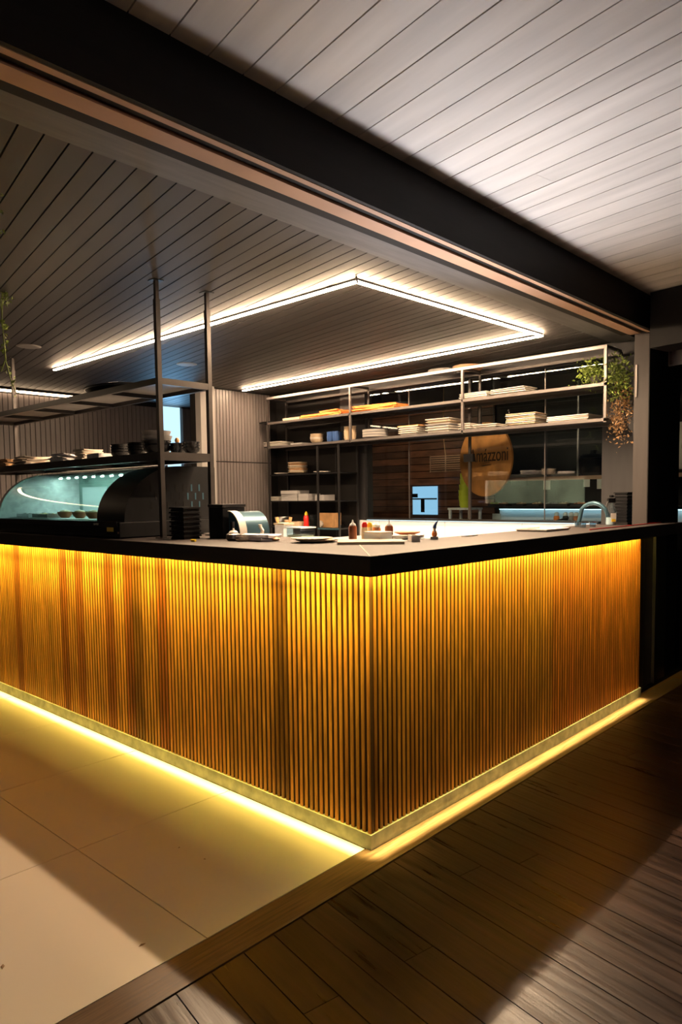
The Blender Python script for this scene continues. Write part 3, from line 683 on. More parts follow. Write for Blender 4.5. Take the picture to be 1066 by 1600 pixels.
obj('top_panel', B().box(.405, .645, Y1, Y2, 1.535, 1.548), 'greyw', dc)
obj('back_panel', B().box(.632, .645, Y1, Y2, 1.234, 1.534), 'mint', dc)
obj('back_window', B().box(.626, .6315, Y2-.42, Y2-.06, 1.27, 1.45), 'plast', dc)
obj('inner_shelf', B().box(.10, .62, Y1+.01, Y2-.01, 1.2325, 1.238), 'steel', dc)
obj('lamp_rail', B().box(.43, .47, Y1+.01, Y2-.01, 1.518, 1.534), 'steel', dc)
for k in range(11):
    y = Y1+.08+k*.122; obj('lamp', B().lathe([(0, 0), (.010, 0), (.010, .006), (0, .006)], (.45, y, 1.511), 10), 'ledc', dc)
for k in range(14):
    for q in range(3):
        if (k+q) % 2: continue
        x = .20+k*.027; z = 1.30+q*.05
        obj('vent_slot', B().box(x, x+.010, Y0-.0015, Y0-.0002, z, z+.040), 'wallb' if (k < 9) else 'oven', dc)
obj('corner_post', B().box(.60, .645, Y0-.003, Y0-.0002, 1.24, 1.54), 'post', dc)
p = P(200, 831, 'x', -.0); obj('sticker', B().box(-.0095, -.0082, 1.83, 1.90, 1.180, 1.204), 'sign_y', dc, label='small yellow sticker')
obj('screw', B().tube([(-.004, Y0+.012, 1.175), (.001, Y0+.012, 1.175)], .006, 10), 'rail', dc)
for z in (1.44, 1.40): obj('notice', B().box(.624, .6255, 2.93, 2.98, z, z+.022), 'sticker', dc)
obj('notice', B().box(.624, .6255, 2.20, 2.27, 1.40, 1.46), 'sticker', dc)
# brand plate lettering
def text(body, size, name, m, parent, mw, ext=.001):
    c = bpy.data.curves.new(name, 'FONT'); c.body = body; c.size = size; c.extrude = ext; c.align_x = 'CENTER'; c.align_y = 'CENTER'
    t = bpy.data.objects.new(name, c); col.objects.link(t); t.matrix_world = mw
    bpy.context.view_layer.update()
    me = bpy.data.meshes.new_from_object(t.evaluated_get(bpy.context.evaluated_depsgraph_get())); bpy.data.objects.remove(t)
    me.transform(mw); off = wloc(parent); me.transform(Matrix.Translation(-off)); me.materials.clear(); me.materials.append(M[m])
    return link(name, me, parent)
mw = Matrix(((0, 0, -1), (-1, 0, 0), (0, 1, 0))).to_4x4(); mw.translation = (-.0088, 2.02, 1.2205)
text('carrier', .022, 'lettering', 'sticker', dc, mw, .0005)
# food inside
def yi(px0, px1, py=805, x=.3): a, b = P(px0, py, 'x', x)[1], P(px1, py, 'x', x)[1]; return (a+b)/2, abs(a-b)
for k, (px, lab) in enumerate(((102, 'terracotta bowl of food in the display case, left of the pair'), (125, 'terracotta bowl of food in the display case, right of the pair'), (146, 'terracotta bowl by the black end housing inside the display case'))):
    y, _ = yi(px-8, px+8, 808, .22); b_ = thing('food_bowl', (.22, y, 1.2385), lab, 'bowl')
    obj('bowl', bowl_b(.05, .04), 'terracotta', b_, smooth=True).location = (0, 0, 0); b_.children[0].data.transform(Matrix.Translation(b_.location))
    fb = B().lathe([(0, .03), (.042, .03), (.03, .048), (0, .055)], b_.location, 12); obj('food', fb, 'mayo', b_, smooth=True)
for k, (px0, px1, m_, lab) in enumerate(((8, 40, 'terracotta', 'shallow tray of reddish food at the left of the display case'), (42, 64, 'greyc', 'shallow steel tray in the middle of the display case'), (66, 94, 'mayo', 'shallow tray of pale food left of the terracotta bowls'))):
    y, wd = yi(px0, px1, 806, .22); t_ = thing('food_tray', (.24, y, 1.2385), lab, 'tray')
    b = crate_b(.2, wd*.85, .025, .004); b.v = [v+t_.location for v in b.v]; obj('tray', b, 'steel', t_)
    rr = random.Random(k); fb = B()
    for _ in range(16): fb.lathe([(0, 0), (.014, .004), (.010, .014), (0, .017)], t_.location+Vector((rr.uniform(-.075, .075), rr.uniform(-.4, .4)*wd*.8, .006+rr.uniform(0, .01))), 7)
    obj('food', fb, m_, t_, kind='stuff', smooth=True)
# ------------------------------------------------------------------ things on the bar top, left arm
def crates(loc, n, w, d, h, label, group, m='black', rz=0):
    b = B().box(-w/2, w/2, -d/2, d/2, 0, h*.45).box(-w/2-.006, w/2+.006, -d/2-.006, d/2+.006, h*.55, h*.92)
    b.box(-w/2+.003, w/2-.003, -d/2+.003, d/2-.003, h*.45, h*.55)
    stack('stacking_tray', b, m, n, h, loc, label, 'tray', group, rz=rz, jr=.0, jp=.0008, smooth=False)
crates((.21, 1.47, ZT), 7, .10, .12, .0245, 'black stacking tray in the pile at the foot of the front shelf post', 'black trays at the shelf post')
bx = thing('utensil_box', (.40, 1.36, ZT), 'plain black box beside the pile of black trays on the bar', 'box')
obj('body', B().box(.33, .48, 1.30, 1.42, ZT, ZT+.165), 'black', bx, bevel=.003); obj('lid', B().box(.325, .485, 1.295, 1.425, ZT+.166, ZT+.182), 'blackm', bx, bevel=.003)
tag(obj('highlighter', B().tube([(.08, 1.235, ZT+.0065), (.08, 1.20, ZT+.0065)], .006, 10), 'yellow', base=(.08, 1.2, ZT)), 'yellow marker lying on the bar edge near the black box', 'marker')
# domed toaster / panini grill, blue grey
gr = thing('dome_warmer', (.43, 1.17, ZT), 'dome-topped steel warmer with blue-grey side next to the black box', 'warmer')
arcp = [(.60-.0*k+.0, 0) for k in range(0)]
ya_ = min(1.288, P(333, 830, 'x', .40).y); yb_ = P(386, 840, 'x', .40).y; zt_ = P(340, 799, 'x', .40).z
prof = [(ya_-(ya_-yb_)*math.sin(t), ZT+.02+(zt_-ZT-.02)*math.cos(t)) for t in [k/10*math.pi/2 for k in range(11)]]
def xprism(poly, x0, x1):
    n = len(poly); vs = [(x0, y, z) for y, z in poly]+[(x1, y, z) for y, z in poly]
    return B().add(vs, [tuple(range(n)), tuple(range(2*n-1, n-1, -1))]+[(i, (i+1) % n, (i+1) % n+n, i+n) for i in range(n)])
obj('housing', xprism(prof+[(yb_, ZT+.006), (ya_, ZT+.006)], .36, .56), 'oven', gr, smooth=True)
out = [(y, z) for y, z in prof]; band = [(y-(0 if i == 0 else .004), z+.005) for i, (y, z) in enumerate(out)]
obj('lid_rim', xprism(out+band[::-1], .352, .40), 'white', gr, smooth=True)
obj('door', B().box(.354, .3598, yb_+.075, ya_-.05, ZT+.025, ZT+.09), 'greyc', gr); obj('door_edge', B().box(.350, .3535, yb_+.062, yb_+.074, ZT+.015, ZT+.09), 'black', gr)
for x in (.38, .54):
    for y in (yb_+.03, ya_-.03): obj('foot', B().box(x-.01, x+.01, y-.01, y+.01, ZT, ZT+.0058), 'black', gr)
# white curved handle on a stand (juice press)
hy0 = min(yb_-.026, P(381, 835, 'x', .47).y); hy1 = P(407, 835, 'x', .47).y; hl = hy0-hy1
jp_ = thing('hand_press', (.47, hy0, ZT), 'white hand press with a curved handle in front of the ribbed wall', 'press')
obj('base', B().box(.43, .51, hy0-.06, hy0+.02, ZT, ZT+.018), 'white', jp_, bevel=.005)
obj('handle', B().tube([(.47, hy0-.01, ZT+.018), (.47, hy0-.02, ZT+.04), (.47, hy0-.25*hl, ZT+.062), (.47, hy0-.5*hl, ZT+.072), (.47, hy0-.75*hl, ZT+.070), (.47, hy1, ZT+.058)], [.012, .009, .009, .010, .010, .009], 10), 'white', jp_, smooth=True)
rr = random.Random(5)
stack('dish_cloth', sheet_b(.11, .22, .012, .012, 12), 'cloth', 2, .0145, (.30, (P(380, 845, 'x', .30).y+P(420, 845, 'x', .30).y)/2, ZT), 'pale crumpled dish cloth lying on the bar in front of the white press', 'cloth', 'dish cloths by the press', jr=.25, jp=.012)
kn = thing('kettle', (.24, 1.10, ZT), 'small silver and white pot on the bar in front of the dome warmer', 'pot')
obj('body', B().lathe([(0, 0), (.028, 0), (.038, .012), (.036, .032), (.022, .040), (0, .042)], kn.location, 18), 'chrome', kn, smooth=True)
obj('lid', B().lathe([(0, .0425), (.024, .0415), (.016, .050), (.005, .054), (.006, .062), (0, .063)], kn.location, 14), 'white', kn, smooth=True)
item('saucer', plate_b(.035, .010), 'cream', (.235, 1.02, ZT), 'small cream saucer on the bar beside the silver pot', 'saucer')
item('bread_roll', B().lathe([(0, 0), (.018, .004), (.022, .012), (.012, .020), (0, .022)], n=14, sy=1.5), 'wood', (.33, P(425, 847, 'x', .33).y-.02, ZT), 'light brown bread roll at the end of the pale cloths', 'bread')

# low back bar behind the corner carrying sauces
cbx = thing('corner_station', (.9, .85, 0), 'dark work station just inside the corner of the bar', 'counter')
obj('carcass', B().box(.64, 1.10, .87, 2.30, 0, 1.09), 'blackm', cbx); obj('worktop', B().box(.63, 1.11, .86, 2.31, 1.09, 1.11), 'steel', cbx)

# sauces and dishes at the inner corner
def top(px, py, z=ZT): q = P(px, py, 'z', z); return q
item('cutting_board', B().cbox((0, 0, .006), (.30, .20, .012)), 'cream', (.475, .395, ZT-.0), 'pale wooden cutting board at the inner corner of the bar', 'board', rz=math.radians(-48), smooth=False)
ck = thing('corner_ledge', (.62, .62, 0), 'narrow steel ledge behind the bar corner carrying sauces and plates', 'counter')
obj('top', B().prism([(.385, .365), (.95, .365), (.95, .378), (.95, .858), (.625, .858), (.625, .62)], 1.126, 1.1415), 'steel', ck)
obj('leg', B().box(.70, .74, .42, .46, .931, 1.126).box(.88, .92, .42, .46, .931, 1.126), 'blackm', ck)
def bottle(loc, r, h, body, cap, label, tip=True):
    t = thing('sauce_bottle', loc, label, 'bottle')
    obj('body', B().lathe([(0, 0), (r, 0), (r, h*.62), (r*.8, h*.70), (0, h*.70)], loc, 16), body, t, smooth=True)
    obj('cap', B().lathe([(0, h*.701), (r*.78, h*.701), (r*.7, h*.78), (r*.25, h*.86), (r*.12, h), (0, h)] if tip else [(0, h*.701), (r*.85, h*.701), (r*.9, h*.85), (r*.5, h*.98), (0, h)], loc, 14), cap, t, smooth=True)
    return t
zl = 1.1416
bottle((.66, .67, zl), .021, .098, 'sauce', 'plast', 'brown sauce bottle with clear nozzle, leftmost on the corner ledge')
bottle((.665, .595, zl), .016, .088, 'mayo', 'red', 'pale sauce bottle with a round red cap', False)
bottle((.71, .60, zl), .015, .085, 'mayo', 'yellow', 'small sauce bottle with a yellow cap behind the red-capped one', False)
bottle((.76, .60, zl), .024, .082, 'terracotta', 'plast', 'short red sauce tub with clear lid behind the plastic box', False)
bottle((.79, .54, zl), .021, .094, 'sauce', 'plast', 'brown sauce bottle with clear nozzle, rightmost of the sauces')
pb = thing('plastic_box', (.62, .47, zl), 'small clear plastic food box in front of the sauce bottles', 'container')
b = crate_b(.09, .10, .038, .003); b.v = [v+Vector((.62, .47, zl)) for v in b.v]; obj('body', b, 'plast', pb); obj('lid', B().box(.571, .669, .416, .524, zl+.0385, zl+.045), 'white', pb)
stack('plate', plate_b(.085, .012), 'white', 2, .008, (.83, .455, zl), 'white plate in the pair right of the sauces', 'plate', 'white plates right of the sauces')
item('plate', plate_b(.065, .014), 'terracotta', (.83, .455, zl+.0215), 'brown plate lying on the white pair right of the sauces', 'plate')
stack('plate', plate_b(.10, .013), 'cream', 2, .009, (.375, .67, ZT), 'cream plate in the pair left of the cutting board', 'plate', 'cream plates left of the cutting board').location.x = .40
item('napkin_box', crate_b(.04, .10, .030), 'white', (P(647, 840, 'y', .30).x, .30, ZT), 'low white box on the bar left of the garden gnome', 'box', rz=-.75, smooth=False)
gx = P(679, 835, 'y', .30).x; gy = .30
gn = thing('gnome_figurine', (gx, gy, ZT), 'little gnome figurine with tall blue hat and orange coat on a grey base', 'figurine')
obj('base', B().cbox((gx, gy, ZT+.007), (.035, .035, .014), .5), 'greyc', gn)
obj('body', B().lathe([(0, 0), (.011, .001), (.014, .012), (.010, .026), (.004, .032), (0, .033)], (gx, gy, ZT+.0142), 14), 'orange', gn, smooth=True)
obj('head', B().lathe([(0, 0), (.006, .002), (.008, .008), (.006, .014), (0, .016)], (gx, gy, ZT+.044), 12), 'mayo', gn, smooth=True)
obj('beard', B().lathe([(0, 0), (.005, .004), (.006, .012), (0, .014)], (gx-.006, gy-.005, ZT+.034), 10), 'white', gn, smooth=True)
obj('hat', B().tube([(gx, gy, ZT+.055), (gx+.002, gy-.002, ZT+.068), (gx+.007, gy-.007, ZT+.082), (gx+.013, gy-.013, ZT+.092)], [.010, .008, .0045, .001], 12), 'blue', gn, smooth=True)
item('tray', platter_b(.30, .20, .014, .92), 'white', (1.86, .245, ZT), 'large white rectangular tray on the right arm of the bar', 'tray')
item('cutlery_rest', B().box(-.06, .06, -.012, .012, 0, .006), 'white', (1.16, .30, ZT), 'small white strip lying on the bar right of the gnome', 'strip', smooth=False)

# containers behind the bar, left of the corner
ux = .82; uy = P(444, 840, 'x', ux).y; uz = 1.1105
uc = thing('utensil_crock', (ux, uy, uz), 'ribbed pale utensil pot with spatulas behind the bar', 'utensil pot')
b = crate_b(.075, .075, .085, .005); b.v = [v+uc.location for v in b.v]; obj('pot', b, 'cloth', uc)
obj('rim', B().cbox((ux, uy, uz+.091), (.085, .09, .010)), 'cream', uc)
for dx, dy in ((-.015, .015), (.015, -.015)): obj('spatula', B().bar((ux+dx, uy+dy, uz+.01), (ux+dx*1.6, uy+dy*1.8, uz+.11), .010, .004).bar((ux+dx*1.6, uy+dy*1.8, uz+.105), (ux+dx*1.8, uy+dy*2, uz+.13), .022, .004), 'wood', uc)
tx = .80; ty = P(470, 840, 'x', tx).y
cx = thing('plastic_box', (tx, ty, uz), 'clear plastic tub with pale food right of the utensil pot', 'container')
b = crate_b(.11, .12, .07, .004); b.v = [v+cx.location for v in b.v]; obj('tub', b, 'bglass', cx); obj('rim', B().cbox((tx, ty, uz+.0735), (.12, .13, .006)), 'plast', cx)
obj('food', B().cbox((tx, ty, uz+.0175), (.10, .11, .026)), 'mayo', cx)

# sink mixer, spray bottle, trays at the right end
fa = thing('kitchen_faucet', (3.05, .50, .90), 'tall curved grey kitchen faucet at the right end of the worktop', 'faucet')
fp = [(3.05+.0*k, .72-.0*k, .9) for k in range(0)]
fx = 3.12; y0 = P(905, 820, 'x', fx)[1]; y1 = P(950, 820, 'x', fx)[1]; zt = P(928, 786, 'x', fx)[2]; fa.location = (fx, y1, .90)
rad = (y0-y1)/2; ym = (y0+y1)/2
path = [(fx, y1, .90), (fx, y1, zt-rad)]+[(fx, ym-rad*math.cos(t), zt-rad+rad*math.sin(t)) for t in [k/10*math.pi for k in range(1, 9)]]
path += [(fx, y0+.005, zt-rad-.05), (fx, y0+.02, zt-rad-.13)]
obj('spout', B().tube(path, .015, 12), 'oven', fa, smooth=True); obj('base', B().lathe([(0, 0), (.028, 0), (.026, .03), (.016, .035), (0, .035)], (fx, y1, .90), 16), 'steel', fa, smooth=True)
obj('handle', B().bar((fx, y1-.015, .95), (fx, y1-.06, .97), .012), 'steel', fa)
sb = thing('spray_bottle', (2.90, .27, ZT), 'clear spray bottle with black trigger and label beside the black trays', 'bottle'); sx_, sy_ = min(2.74, P(959, 800, 'y', .20).x), .20; sb.location = (sx_, sy_, ZT)
obj('body', B().lathe([(0, 0), (.034, 0), (.036, .02), (.034, .09), (.016, .135), (.013, .15), (0, .15)], (sx_, sy_, ZT), 18), 'bglass', sb, smooth=True)
obj('liquid', B().lathe([(0, .003), (.031, .003), (.032, .05), (0, .05)], (sx_, sy_, ZT), 16), 'plast', sb, smooth=True)
obj('label', B().cbox((sx_-.027, sy_-.027, ZT+.05), (.002, .035, .06), math.radians(45)), 'sticker', sb)
obj('label', B().cbox((sx_-.0285, sy_-.0285, ZT+.032), (.002, .025, .018), math.radians(45)), 'yellow', sb, label='yellow patch of the label')
obj('trigger_head', B().cbox((sx_, sy_, ZT+.165), (.05, .022, .030), -.7).tube([(sx_, sy_, ZT+.185), (sx_, sy_, ZT+.20)], .016, 12).bar((sx_-.02, sy_+.015, ZT+.16), (sx_-.03, sy_+.022, ZT+.125), .008), 'black', sb)
tx = P(980, 790, 'y', .318).x
b0 = P(966, 790, 'y', .16)[0]; b1 = P(992, 790, 'y', .16)[0]
ledge = thing('tray_ledge', (tx, .32, .90), 'dark ledge at the right end of the worktop under the black trays', 'counter')
obj('ledge', B().box(tx-.15, tx+.15, .255, .385, 1.112, 1.1415), 'wallb', ledge)
obj('support', B().box(tx-.02, tx+.02, .305, .372, .90, 1.112), 'wallb', ledge)
crates((tx, .318, ZT), 9, .24, .09, .0245, 'black stacking tray in the pile between spray bottle and grey jamb', 'black trays at the right end')
tag(obj('red_mat', B().box(2.02, 3.20, .030, .034, ZT, ZT+.006), 'red', base=(2.6, .03, ZT)), 'thin red strip along the right end of the bar top', 'strip')
gl_ = P(765, 0, 'z', ZT)
for k, (x, y) in enumerate(((2.30, .20), (2.40, .18), (2.36, .26))):
    item('drinking_glass', B().lathe([(0, 0), (.018, 0), (.022, .035), (.0205, .035), (.0165, .003), (0, .003)], n=16), 'bglass', (x, y, ZT), ('small clear glass nearest the white tray on the right arm', 'small clear glass nearest the bar edge on the right arm', 'small clear glass farthest back on the right arm')[k], 'glass')
# black wall spout at the left of the splashback
sw = P(545, 824, 'x', XB-.02); tp = thing('wall_tap', (XB-.012, sw.y+.15, .985), 'short black wall tap on the white splashback', 'tap')
obj('plate', B().box(XB-.022, XB-.012, 3.34, 3.40, 1.02, 1.07), 'black', tp)
obj('spout', B().tube([(XB-.02, 3.37, 1.045), (XB-.12, 3.33, 1.05), (XB-.20, 3.27, 1.045), (XB-.205, 3.265, 1.01)], .012, 10), 'black', tp, smooth=True)

# ------------------------------------------------------------------ the room behind the kitchen window
br = struct('wall_back.001', B().box(6.3, 6.42, -.6, 6.4, 0, 3.0), 'wallb')
pm = None
for i in range(19):
    for j, (a, b) in enumerate(((3.2, 4.6), (4.605, 6.3))):
        z = .80+i*.10
        if z > 2.62: break
        me = B().box(6.272, 6.299, a, b, z, z+.090).mesh('plank'); me.materials.append(M['plankb'])
        o = link('plank', me, br); v = random.uniform(.4, 1.9); o.color = (v, v, v, 1)
struct('wall_side', B().box(3.68, 6.3, 6.3, 6.42, 0, 3.0), 'wallb'); struct('wall_side.001', B().box(3.68, 6.3, -.72, -.6, 0, 3.0), 'wallb')
struct('ceiling.002', B().box(3.68, 6.4, -.7, 6.4, 2.70, 2.8), 'wallb')
w3 = struct('window_3', B().box(6.25, 6.27, P(683, 780, 'x', 6.25)[1], P(645, 780, 'x', 6.25)[1], P(664, 804, 'x', 6.25)[2], P(664, 760, 'x', 6.25)[2]), 'pane')
a3, b3 = P(683, 780, 'x', 6.25)[1], P(645, 780, 'x', 6.25)[1]; z3 = P(664, 779.5, 'x', 6.25)[2]
obj('glazing_bar', B().box(6.235, 6.25, a3, b3, z3-.010, z3+.010), 'black', w3)
obj('chair_shape', B().box(6.23, 6.24, b3-.22, b3-.16, z3-.19, z3-.01).box(6.23, 6.24, b3-.10, b3-.0, z3+.02, z3+.075), 'black', w3, label='dark silhouette of a tap against the pane')
pt = struct('wall_partition', B().box(4.75, 4.86, -.1, 2.22, 0, 2.7), 'wallb')
obj('light_panel', B().box(4.735, 4.75, .35, 1.02, 1.56, 1.98).box(4.735, 4.75, .62, 1.02, 1.20, 1.47), 'greyw', pt)
bc = thing('rear_counter', (4.5, 1.2, 0), 'counter of the back room with a cyan-lit splashback', 'counter')
obj('top', B().box(4.15, 4.70, .0, 2.20, 1.02, 1.05), 'black', bc); obj('carcass', B().box(4.18, 4.70, .0, 2.18, 0, 1.02), 'blackm', bc)
obj('splashback', B().box(4.705, 4.72, .0, 2.20, 1.02, 1.195), 'backsplash', bc); obj('light_strip', B().box(4.66, 4.68, .02, 2.18, 1.196, 1.202), 'ledw', bc)
obj('lamp_cover', B().box(4.63, 4.70, .0, 2.20, 1.203, 1.222), 'black', bc)
for z, nm in ((1.222, 0),): pass
rs = thing('rear_shelf', (4.55, 1.2, 1.5), 'steel shelf on the wall of the back room seen through the window', 'shelf')
obj('shelf_board', B().box(4.40, 4.735, .0, 1.95, 1.495, 1.515), 'chrome', rs); obj('lip', B().box(4.39, 4.40, .0, 1.95, 1.485, 1.52), 'rail', rs)
for y in (.62, 1.9): obj('bracket', B().box(4.42, 4.735, y, y+.015, 1.44, 1.4945), 'black', rs)
obj('post', B().box(4.395, 4.41, 1.19, 1.205, 1.521, 2.4), 'chrome', rs)
def yb2(a, x=4.55): return P(a, 740, 'x', x)[1]
for k, (px, nn, r_) in enumerate(((812, 3, .14), (838, 2, .10), (882, 2, .13))):
    stack('plate', plate_b(r_, .018), 'white', nn, .010, (4.56, yb2(px), 1.5155), ('white plate stacked at the left of the back room shelf', 'small white plate in the middle of the back room shelf', 'white plate beside the black pot on the back room shelf')[k], 'plate', 'plates on the back room shelf %d' % (k+1), jp=.01)
bp_ = thing('black_pot', (4.57, yb2(926), 1.5155), 'big black casserole on the back room shelf', 'pot')
obj('body', B().lathe([(0, 0), (.11, 0), (.13, .04), (.15, .17), (.145, .17), (.12, .04), (0, .01)], bp_.location, 20), 'black', bp_, smooth=True)
obj('lid', B().lathe([(0, .171), (.15, .171), (.11, .20), (.025, .212), (.03, .245), (0, .247)], bp_.location, 20), 'black', bp_, smooth=True)
for k, (px, w_) in enumerate(((855, .07), (917, .06), (939, .07))):
    q = P(px, 752, 'x', 4.385)
    tag(obj('price_card', B().box(4.383, 4.3865, q.y-w_/2, q.y+w_/2, 1.395+.02*(k == 1), 1.484), 'sticker', base=(4.385, q.y, 1.44)), ('white card clipped to the back shelf, left one', 'small white card clipped to the back shelf, middle one', 'white card clipped to the back shelf next to the grey wall')[k], 'card')
for k, (px, c_) in enumerate(((870, 'orange'), (884, 'black'), (893, 'greyc'), (901, 'terracotta'))):
    bottle((4.45, P(px, 805, 'x', 4.45)[1], 1.0505), .028, .13, c_, 'plast', ('orange', 'black', 'grey', 'red')[k]+' bottle on the back room counter against the cyan light', False)
fpn = thing('frying_pan', (4.42, P(858, 805, 'x', 4.42)[1], 1.0505), 'black frying pan on the back room counter left of the bottles', 'pan')
obj('pan', B().lathe([(0, 0), (.08, 0), (.10, .05), (.096, .05), (.078, .005), (0, .005)], fpn.location, 20), 'black', fpn, smooth=True); obj('handle', B().tube([fpn.location+Vector((-.02, -.09, .045)), fpn.location+Vector((-.05, -.22, .075))], .010, 8), 'black', fpn)
tag(obj('picture_card', B().box(4.695, 4.7045, P(783, 806, 'x', 4.7)[1], P(770, 806, 'x', 4.7)[1], 1.07, 1.15), 'sticker', base=(4.7, 1.7, 1.07)), 'small card standing against the cyan splashback', 'card')
# basket shelf: food rows on rear counter edge
ts = thing('rear_rack', (4.3, 1.6, 1.222), 'low black rack above the cyan strip carrying trays of food', 'rack')
obj('rack_board', B().box(4.42, 4.72, .0, 2.20, 1.2225, 1.236), 'black', ts)
rr = random.Random(11)
for k, (px, m_) in enumerate(((775, 'lime'), (786, 'orange'), (812, 'wood'), (836, 'wood'), (862, 'greyc'), (880, 'cream'), (905, 'terracotta'))):
    y = P(px, 785, 'x', 4.52)[1]; t_ = thing('food_tray', (4.55, y, 1.2362), ('tray with green', 'tray with orange', 'first tray with brown', 'second tray with brown', 'tray with grey', 'tray with cream', 'tray with dark red')[k]+' food on the back room rack', 'tray')
    b = crate_b(.16, .13, .02, .003); b.v = [v+t_.location for v in b.v]; obj('tray', b, 'blackm', t_)
    fb = B()
    for _ in range(9): fb.lathe([(0, 0), (.02, .006), (.014, .02), (0, .026)], t_.location+Vector((rr.uniform(-.05, .05), rr.uniform(-.04, .04), .004+rr.uniform(0, .012))), 7)
    obj('food', fb, m_, t_, kind='stuff', smooth=True)
# round wooden sign
SA = math.radians(75); SC = P(759, 718, 'x', 4.15); SR = .365
sdir = Vector((math.cos(SA), math.sin(SA), 0)); snor = Vector((-math.sin(SA), math.cos(SA), 0))
sg = thing('round_sign', SC, 'round wooden sign board with burnt-in lettering hanging behind the window', 'sign')
Rm = Matrix(((-sdir.x, 0, snor.x), (-sdir.y, 0, snor.y), (0, 1, 0))).to_4x4()
SRp = None
dd = (P(759, 776, 'x', SC.x)-P(759, 660, 'x', SC.x)).length/2
b = B(); n = 48
for t in (-.012, .012): b.v += [SC+sdir*(dd*math.cos(2*math.pi*i/n))+zz*(dd*math.sin(2*math.pi*i/n))+snor*t for i in range(n)]
b.f = [tuple(range(n)), tuple(range(2*n-1, n-1, -1))]+[(i, (i+1) % n, (i+1) % n+n, i+n) for i in range(n)]
obj('board', b, 'signw', sg)
if snor.dot(CAM-SC) < 0: snor = -snor
right = -sdir
def onsign(u, v, out=.0135): return SC+right*u*dd+zz*v*dd+snor*out
mw = Matrix((right, zz, snor)).transposed().to_4x4(); mw.translation = onsign(.16, .10)
text('Am\u00e1zzoni', dd*.52, 'lettering', 'signt', sg, mw, .0015)
mw2 = Matrix((right*.42, zz*1.1, snor)).transposed().to_4x4()
for me_ in [o for o in sg.children if o.name.startswith('lettering')]:
    xs = [v.co.dot(right) for v in me_.data.vertices]; w0 = max(xs)-min(xs); c0 = (max(xs)+min(xs))/2
    k = 1.45*dd/w0
    for v in me_.data.vertices:
        u = v.co.dot(right); v.co += right*((u-c0)*(k-1)) + zz*(.0)
obj('emblem', B().bar(onsign(-.05, -.17), onsign(.25, -.15), .05, .003).bar(onsign(-.02, -.09), onsign(.2, -.08), .02, .003), 'signt', sg)
obj('cord', B().tube([onsign(-.3, .92, 0), onsign(-.3, 1.0, 0)+Vector((0, 0, .45))], .004, 6).tube([onsign(.3, .92, 0), onsign(.3, 1.0, 0)+Vector((0, 0, .45))], .004, 6), 'black', sg)
obj('hook_bar', B().bar((SC.x, SC.y-.4, 2.69), (SC.x, SC.y+.4, 2.69), .02), 'black', sg)
# wire rack of plates and lime cups left of the sign
gx = 4.6; q0 = P(720, 711, 'x', gx); q1 = P(672, 737, 'x', gx)
wr_ = thing('wire_grille', (gx, (q0.y+q1.y)/2, q1.z), 'brown slatted grille hanging behind the window left of the round sign', 'grille')
for k in range(8): z = q1.z+(q0.z-q1.z)*k/7; obj('slat', B().box(gx-.006, gx+.006, q0.y, q1.y, z-.004, z+.004), 'rail', wr_)
for y in (q0.y, (q0.y+q1.y)/2, q1.y): obj('upright', B().box(gx+.0065, gx+.014, y-.006, y+.006, q1.z-.01, q0.z+.01), 'rail', wr_)
obj('hanger', B().tube([(gx+.01, (q0.y+q1.y)/2, q0.z), (gx+.01, (q0.y+q1.y)/2+.03, q0.z+.25), (gx+.01, (q0.y+q1.y)/2+.02, 2.70)], .005, 6), 'wood', wr_)
rt_ = thing('side_table', (4.75, 3.1, 0), 'pale stand in the back room below the lime cups', 'table'); q = P(727, 780, 'x', 4.4)
rt_.location = (4.4, q.y, 0)
obj('top', B().box(4.28, 4.52, q.y-.14, q.y+.14, 1.20, 1.22), 'cloth', rt_)
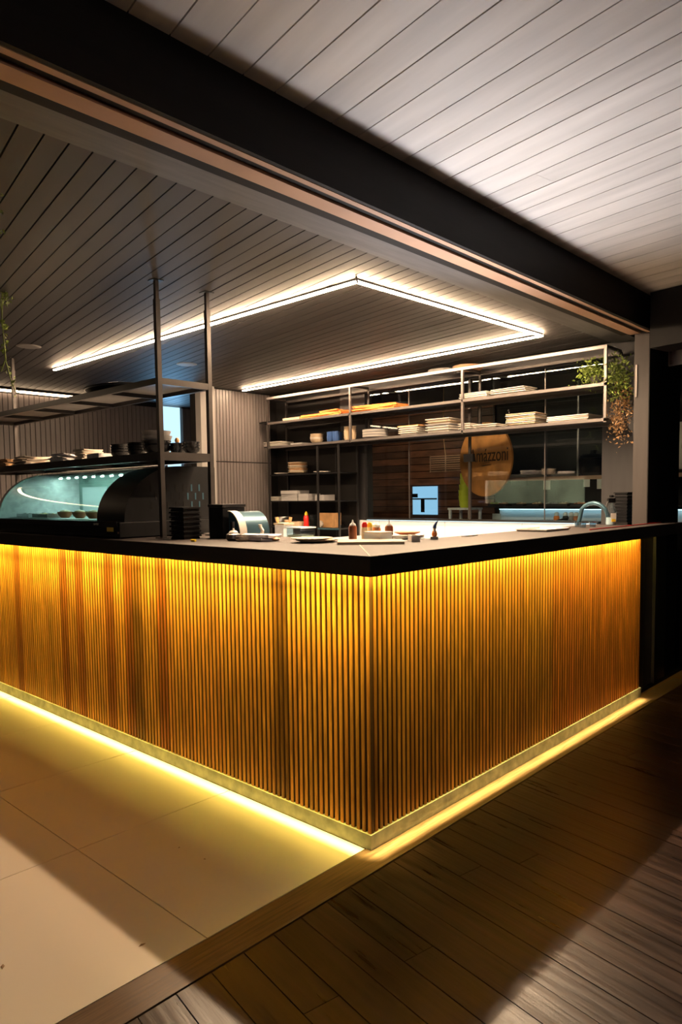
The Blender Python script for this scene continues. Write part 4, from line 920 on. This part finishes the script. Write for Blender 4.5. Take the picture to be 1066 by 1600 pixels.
for sx in (-1, 1):
    for sy in (-1, 1): obj('leg', B().box(4.4+sx*.10-.012, 4.4+sx*.10+.012, q.y+sy*.12-.012, q.y+sy*.12+.012, 0, 1.1998), 'cloth', rt_)
for k in range(6):
    item('cup', cup_b(.062-.0*k, .07), 'lime', (4.40, q.y+.01*math.sin(k), 1.2205+k*.058), ('lowest', 'second-lowest', 'third-lowest', 'fourth-lowest', 'fifth-lowest', 'topmost')[k]+' lime yellow cup in the column left of the round sign', 'cup', group='lime cups by the round sign')
bl = thing('backroom_lamp', (5.2, 3.0, 2.699), 'small ceiling lamp of the back room', 'lamp')
obj('shade', B().lathe([(0, 0), (.10, 0), (.12, -.05), (.115, -.05), (.095, -.005), (0, -.005)], bl.location, 20), 'black', bl); obj('bulb', B().lathe([(0, -.008), (.03, -.02), (.035, -.04), (0, -.06)], bl.location, 14), 'led', bl)
area('backroom_fill', (3.95, 2.0, 2.6), (4.5, 1.8, 1.4), .5, .1, 22, (1, .72, .45))  # unseen fill added to brighten the room behind the window
area('backroom_fill', (5.2, 4.2, 2.6), (6.2, 4.4, 1.6), .5, .3, 40, (1, .66, .38))  # second added fill, towards the plank wall
area('passage_daylight', (3.15, 6.02, 1.8), (2.6, 4.2, 1.9), .38, 1.2, 12, (.25, .6, 1))

# bits of dry leaf on the tiles
for k, (px, py, lb) in enumerate(((222, 1477, 'small dry brown leaf scrap on the pale tiles near the kerb board'), (4, 1511, 'reddish dry leaf scrap on the tiles at the left edge'), (320, 1343, 'tiny dark leaf crumb on the middle tile'), (280, 1325, 'tiny brown leaf crumb on the tile left of the middle one'))):
    q = P(px, py, 'z', 0); z_ = .010 if k < 2 else .004
    b = B().add([(-z_*1.3, 0, 0), (0, z_*.6, .0015), (z_*1.4, 0, 0), (0, -z_*.6, .0015), (0, 0, .004)], [(0, 1, 4), (1, 2, 4), (2, 3, 4), (3, 0, 4), (0, 3, 2, 1)])
    item('leaf_scrap', b, 'leaf2', (q.x, q.y, .0008), lb, 'leaf', rz=k*1.1, smooth=False)
